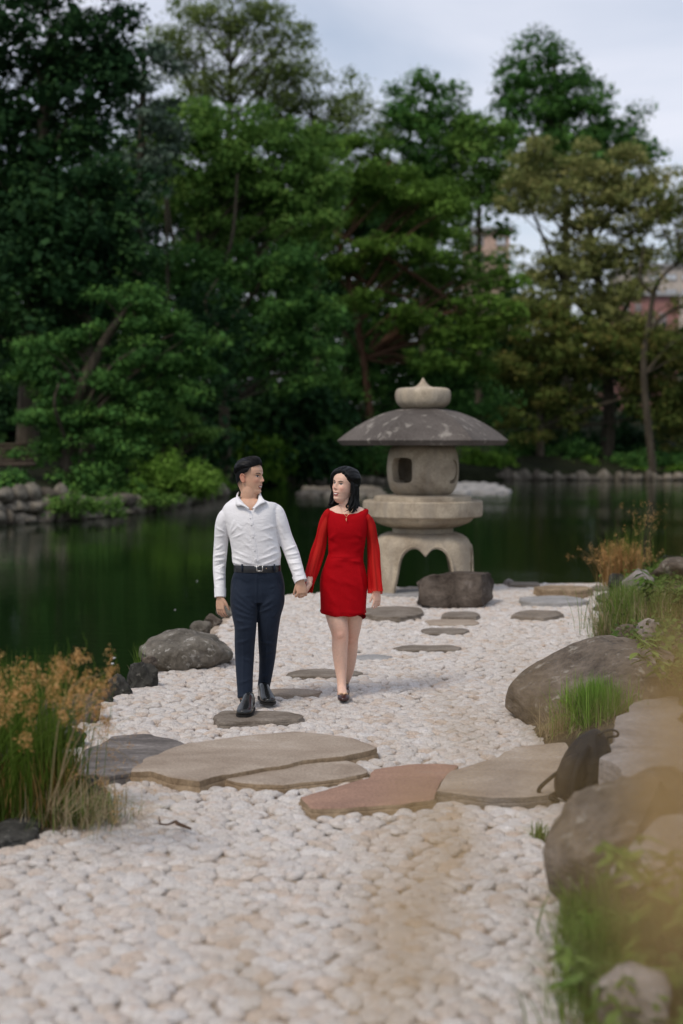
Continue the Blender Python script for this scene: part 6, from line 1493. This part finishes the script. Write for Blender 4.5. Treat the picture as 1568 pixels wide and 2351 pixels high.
# ground cover over the bank (nobody could count it)
r = np.random.default_rng(60)
def on_bank(n, y0, y1, v0, v1):
    Y_ = r.uniform(y0, y1, n); v = r.uniform(v0, v1, n); X_ = bank_edge(Y_) + v; return np.c_[X_, Y_, bank_z(X_, Y_)]
Pg = np.vstack([on_bank(2600, 9.5, 21.5, .35, 6), on_bank(900, 7.2, 9.6, 1.0, 3.5), on_bank(700, 2.6, 5.6, .25, 2.0)])
Vl, Ql = leaf_quads(np.repeat(Pg, 5, 0) + r.normal(size=(len(Pg) * 5, 3)) * [.10, .10, .03] + [0, 0, .07], norm(r.normal(size=(len(Pg) * 5, 3)) * .6 + [0, -.2, 1]), .055, r, .75)
mk('ground_cover', Vl, Ql, M['ivy'], smooth=False, tint=np.repeat(r.uniform(0, 1, len(Ql)), 4), label='low ivy-like leaves covering the right bank', cat='ground cover', kind='stuff')
Pg = np.vstack([on_bank(340, 9.5, 21, .5, 6), on_bank(120, 7.2, 9.6, 1.2, 3.5), on_bank(160, 2.2, 5.6, .3, 2.0)])
parts = []
for p in Pg: parts.append(blades(22, p, .06, r.uniform(.12, .28), .5, .005, r, .6)[:3])
V, Q, T = join(parts); mk('bank_grass', V, Q, M['grass'], smooth=True, tint=T, label='uneven green grass growing over the right bank', cat='grass', kind='stuff')

# broad-leaved weeds
def weed(label, base, n, h, ls, seed, mat='ivy', spread=.08):
    r = np.random.default_rng(seed); root = thing('leafy_weed', label, 'weed', tuple(base)); base = np.asarray(base, float)
    mb = MB(); lv = []
    for i in range(n):
        a = r.uniform(0, 6.28); tip = base + np.array([math.cos(a) * spread * 1.6, math.sin(a) * spread * 1.6, h * r.uniform(.6, 1.05)]); b0 = base + r.normal(size=3) * [spread * .4, spread * .4, 0]
        mid = (b0 + tip) / 2 + [0, 0, .03]; tube(mb, [b0, mid, tip], [.003, .0025, .0015], 5, 4, cap=False, tint=.4)
        P_ = dens([b0, mid, tip], 5)[3:]
        for q in P_:
            for s in (0, 1):
                az = r.uniform(0, 6.28); d = np.array([math.cos(az), math.sin(az), -.15 + r.normal() * .2]); lv.append((q, norm(d), ls * r.uniform(.6, 1.2)))
    mb.build('stem', M['grass'], root, tint=True)
    t = np.array([0, .2, .5, .8, 1.0]); wd = np.array([.05, .32, .40, .22, .02]); V, Q, T, c = [], [], [], 0
    for q, d, L_ in lv:
        s = norm(np.cross(d, [0, 0, 1])); mid = q + d * (t * L_)[:, None] + np.outer(-.25 * L_ * t ** 2, [0, 0, 1])
        A_ = mid + s * (wd * L_ / 2)[:, None] + [0, 0, .04 * L_]; B_ = mid - s * (wd * L_ / 2)[:, None] + [0, 0, .04 * L_]
        V.append(np.vstack([A_, mid, B_])); m = 5; j = np.arange(4); Q.append(np.vstack([np.stack([j, j + 1, m + j + 1, m + j], -1), np.stack([m + j, m + j + 1, 2 * m + j + 1, 2 * m + j], -1)]) + c); T.append(np.full(15, r.uniform(.2, 1))); c += 15
    mk('leaves', np.vstack(V), np.vstack(Q), M[mat], root, tint=np.concatenate(T), kind='stuff')
weed('broad-leaved weed sprouting from the top of the bright green tuft', G(1430, 1690, .0) + [0, .05, .12], 5, .22, .085, 71, 'grass')
weed('weed with rounded pale leaves left of the bright green tuft', G(1330, 1695, .0) + [0, 0, .15], 3, .12, .06, 72, 'grass')
weed('leafy stems hanging over the right end of the largest brown boulder', G(1545, 1650, .15) + [0, 0, .18], 9, .30, .09, 73, 'grass', .14)
weed('dark-leaved weed at the right edge above the mauve flat rock', G(1540, 1560, .25), 8, .30, .08, 74, 'ivy', .16)
weed('two round green leaves in front of the low brown blurred rock', G(1400, 2190, .05), 5, .16, .075, 75, 'grass', .05)
weed('mass of fresh green leaves in the lower right corner', G(1450, 2330, .05), 14, .20, .06, 76, 'grass', .13)
weed('dark green leaves at the bottom right below the mauve rock', G(1500, 2420, .05), 14, .20, .08, 77, 'ivy', .16)
weed('leafy clump at the right edge among the amber seed heads', G(1560, 2150, .3), 12, .26, .09, 78, 'grass', .16)
weed('leaves trailing by the pebbles under the lower right rocks', G(1370, 2290, .0), 8, .12, .06, 79, 'grass', .10)
weed('leafy weed behind the second fence stake at the right edge', G(1560, 1400, .35), 10, .35, .10, 80, 'ivy', .22)

# tall seeding grass close to the camera on the right: out of focus in the photograph
root = thing('seeding_grass', 'very near amber seed heads of tall grass, completely out of focus on the right', 'tall grass', (0.42, 0.55, bank_z(0.95, .55) * 0))
r = np.random.default_rng(81); mbS = MB(); pts = []; pts2 = []
M['amber'] = leaf_mat('amber_seed_head', (0.42, 0.27, 0.10), (0.58, 0.39, 0.16), (0.72, 0.52, 0.26), 0.5)
NH = [(1535, 1700, .74, 1.1), (1560, 1820, .70, 1.0), (1550, 1940, .66, 1.2), (1510, 1860, .80, .6), (1580, 2060, .7, .6), (1430, 2040, .85, .3), (1590, 1640, .8, 1.0), (1300, 1930, .95, .3), (1250, 1640, 1.0, .45), (1270, 1700, 1.0, .25), (1000, 2060, .9, 1.2), (1080, 1700, 1.05, .6), (900, 2130, .85, 1.0), (560, 2240, .95, .7), (840, 2290, .9, .7), (1060, 1960, 1.0, .6), (1460, 2200, .8, .25), (990, 1850, 1.1, .5), (950, 2260, .8, .6), (1560, 2220, .75, .35), (1180, 2000, 1.1, .15)]
for i, (x, y, Yh, a) in enumerate(NH):
    c = W(x, y, Yh); b0 = np.array([.62 + r.uniform(-.12, .15), Yh * .75 + r.uniform(-.2, .1), 0.05])
    m = np.array([b0[0] * .75 + c[0] * .25, (b0[1] + c[1]) / 2, c[2] * .66]); t = c + (c - m) * .10
    tube(mbS, [b0, m, c, t], [.0016, .0013, .0008, .0003], 4, 5, cap=False, tint=.5)
    for k in range(int(62 * a)): pts.append(c + r.normal(size=3) * [.011, .014, .036])
mbS.build('stem', M['dry'], root, tint=True)
V, Q, T = spikelets(np.array(pts), 7, .006, .0048, r, (1, 1, 1.5)); mk('seed_heads', V, Q, M['amber'], root, tint=T, smooth=False, kind='stuff')

# ------------------------------------------------------------------ backpack, fence, twig, floating bits
M['nylon'] = cloth('black_nylon', (0.010, 0.010, 0.012), 0.6, var=.2, spec=.2, sheen=0.0, wr=.02)
M['brownlining'] = plain('brown_leather_edge', (0.12, 0.055, 0.025), .6, .3)
YB = G(1330, 1842, .02)[1] + .05
bp = thing('backpack', 'black backpack slumped against the boulder on the right, straps trailing on the slab', 'backpack', tuple(G(1340, 1840, .0)))
mb = MB(); tube(mb, WM([(1328, 1835, .05), (1330, 1800, .05), (1345, 1760, .06), (1362, 1715, .09), (1372, 1690, .11), (1378, 1681, .12)], YB), [(.085, .06), (.118, .085), (.125, .095), (.098, .08), (.055, .05), (.02, .02)], 28, 5, power=2.6)
tube(mb, WM([(1300, 1830, -.02), (1305, 1800, -.03), (1318, 1765, -.02), (1335, 1740, .0)], YB), [(.05, .04), (.075, .05), (.07, .05), (.035, .03)], 20, 4, power=2.6)
V, T = remesh(mb, .007, 3); V = apply_folds(V, vnormals(V, T), rand_folds(26, (1270, 1690, 1410, 1840), 70, .014, .008, 90, (20, 60)), YB); mk('bag_body', V, T, M['nylon'], bp)
mb = MB(); tube(mb, WM([(1366, 1692, .07), (1382, 1682, .05), (1402, 1676, .05), (1417, 1680, .06), (1417, 1690, .07), (1400, 1692, .07), (1384, 1697, .07)], YB), [(.006, .011)] * 7, 10, 5); mb.build('top_handle', M['nylon'], bp)
mb = MB(); tube(mb, WM([(1352, 1712, -.02), (1330, 1750, -.07), (1318, 1790, -.09), (1314, 1830, -.08)], YB), [(.016, .006)] * 4, 12, 6); mb.build('strap', M['nylon'], bp)
mb = MB(); tube(mb, WM([(1300, 1760, -.02), (1272, 1780, -.04), (1248, 1800, -.04), (1238, 1812, -.03), (1240, 1822, -.02), (1262, 1832, -.03), (1285, 1840, -.03)], YB), [(.011, .005)] * 7, 10, 5); mb.build('strap', M['nylon'], bp)
mb = MB(); tube(mb, WM([(1312, 1835, -.08), (1306, 1870, -.12), (1300, 1920, -.18), (1296, 1960, -.24)], YB), [(.010, .004)] * 4, 10, 5); mb.build('strap', M['nylon'], bp)
mb = MB(); tube(mb, WM([(1352, 1712, .0), (1340, 1735, -.01), (1334, 1770, -.03), (1338, 1810, -.02)], YB), [.004] * 4, 8, 5); mb.build('zip', M['metal'], bp)
mb = MB(); tube(mb, WM([(1344, 1708, .03), (1325, 1735, .02), (1318, 1755, .0)], YB), [(.010, .006)] * 3, 8, 4); mb.build('trim', M['brownlining'], bp)

fence = thing('wire_fence', 'low fence of thin metal stakes and dark wire along the right bank', 'wire fence', tuple(G(1470, 1470, .12)))
stakes = [W(1470, 1412, 13.0), W(1440, 1288, 21.5), W(1527, 1278, 20.5), W(1484, 1300, 21.0)]
M['steel'] = plain('galvanised_stake', (.35, .36, .37), .35, .5, metal=.7); M['wire'] = plain('dark_wire', (.02, .02, .02), .6, .3)
for i, s in enumerate(stakes[:3]):
    mb = MB(); z0 = max(0.0, float(bank_z(s[0], s[1]))) - .1; k = 1.0 if i == 0 else 1.6
    tube(mb, [(s[0], s[1], z0), (s[0], s[1], s[2] - .02)], [.0055 * k, .0055 * k], 8, 1); so = mb.build('stake', M['steel'], fence)
    mb = MB(); ball(mb, s - (0, 0, .005), (.014 * k, .014 * k, .020 * k), 10, 8); mb.build('cap', M['wire'], so)
    mb = MB(); tube(mb, [s - (0, 0, .115), s - (0, 0, .175)], [.008 * k] * 2, 8, 1); mb.build('sticker', M['shirt'], so)
mb = MB()
s0 = stakes[0]; tube(mb, [s0, W(1500, 1398, 13.0), W(1540, 1382, 13.3), W(1640, 1330, 14)], [.004] * 4, 6, 5)
tube(mb, [s0, W(1485, 1430, 12.2), W(1520, 1455, 11.2), W(1640, 1500, 9.5)], [.004] * 4, 6, 5)
tube(mb, [stakes[1], W(1484, 1303, 21), stakes[2], W(1640, 1290, 19.5)], [.006] * 4, 6, 5); mb.build('wire', M['wire'], fence)

M['twig'] = plain('dry_brown_twig', (.09, .055, .035), .85, .2, 40, .3)
tw = thing('twig', 'small forked brown twig lying on the pebbles in the foreground', 'twig', tuple(G(400, 1893, .03)))
mb = MB(); tube(mb, [G(366, 1892, .045), G(385, 1893, .05), G(403, 1886, .055), G(408, 1891, .05), G(438, 1903, .045)], [.004, .005, .007, .010, .006], 8, 4, ref=(0, 0, 1))
tube(mb, [G(368, 1892, .045), G(366, 1882, .06), G(365, 1874, .075)], [.004, .0035, .002], 6, 3); mb.build('branch', M['twig'], tw)

M['floater'] = plain('pale_floating_petal', (.55, .56, .55), .7, .3)
for i, (x, y) in enumerate([(258, 1523), (262, 1510), (402, 1400), (452, 1334), (382, 1488)]):
    p = G(x, y, WL + .004); s = (.018 if i in (0, 1) else .008) * hr.uniform(.7, 1.3); n = 9; a = np.linspace(0, 2 * np.pi, n, endpoint=False)
    V = np.c_[p[0] + s * np.cos(a) * (1 + .2 * hr.normal(size=n)), p[1] + s * 1.6 * np.sin(a), np.full(n, p[2] + .003)]; V = np.vstack([V, V - [0, 0, .006], p + [0, 0, .006]])
    j = np.arange(n); mk('floating_petal', V, [np.stack([j, (j + 1) % n, np.full(n, 2 * n)], -1), np.stack([j, j + n, (j + 1) % n + n, (j + 1) % n], -1)], M['floater'], loc=tuple(p), label={0: 'pale petal on the dark water just above the orange seed heads, nearest the bank', 1: 'larger pale petal on the dark water left of the jagged shore rocks'}.get(i, 'tiny pale speck of a petal floating on the dark water'), cat='petal', group='petals floating on the pond')
print('tris', sum(len(o.data.polygons) for o in bpy.data.objects if o.type == 'MESH'))
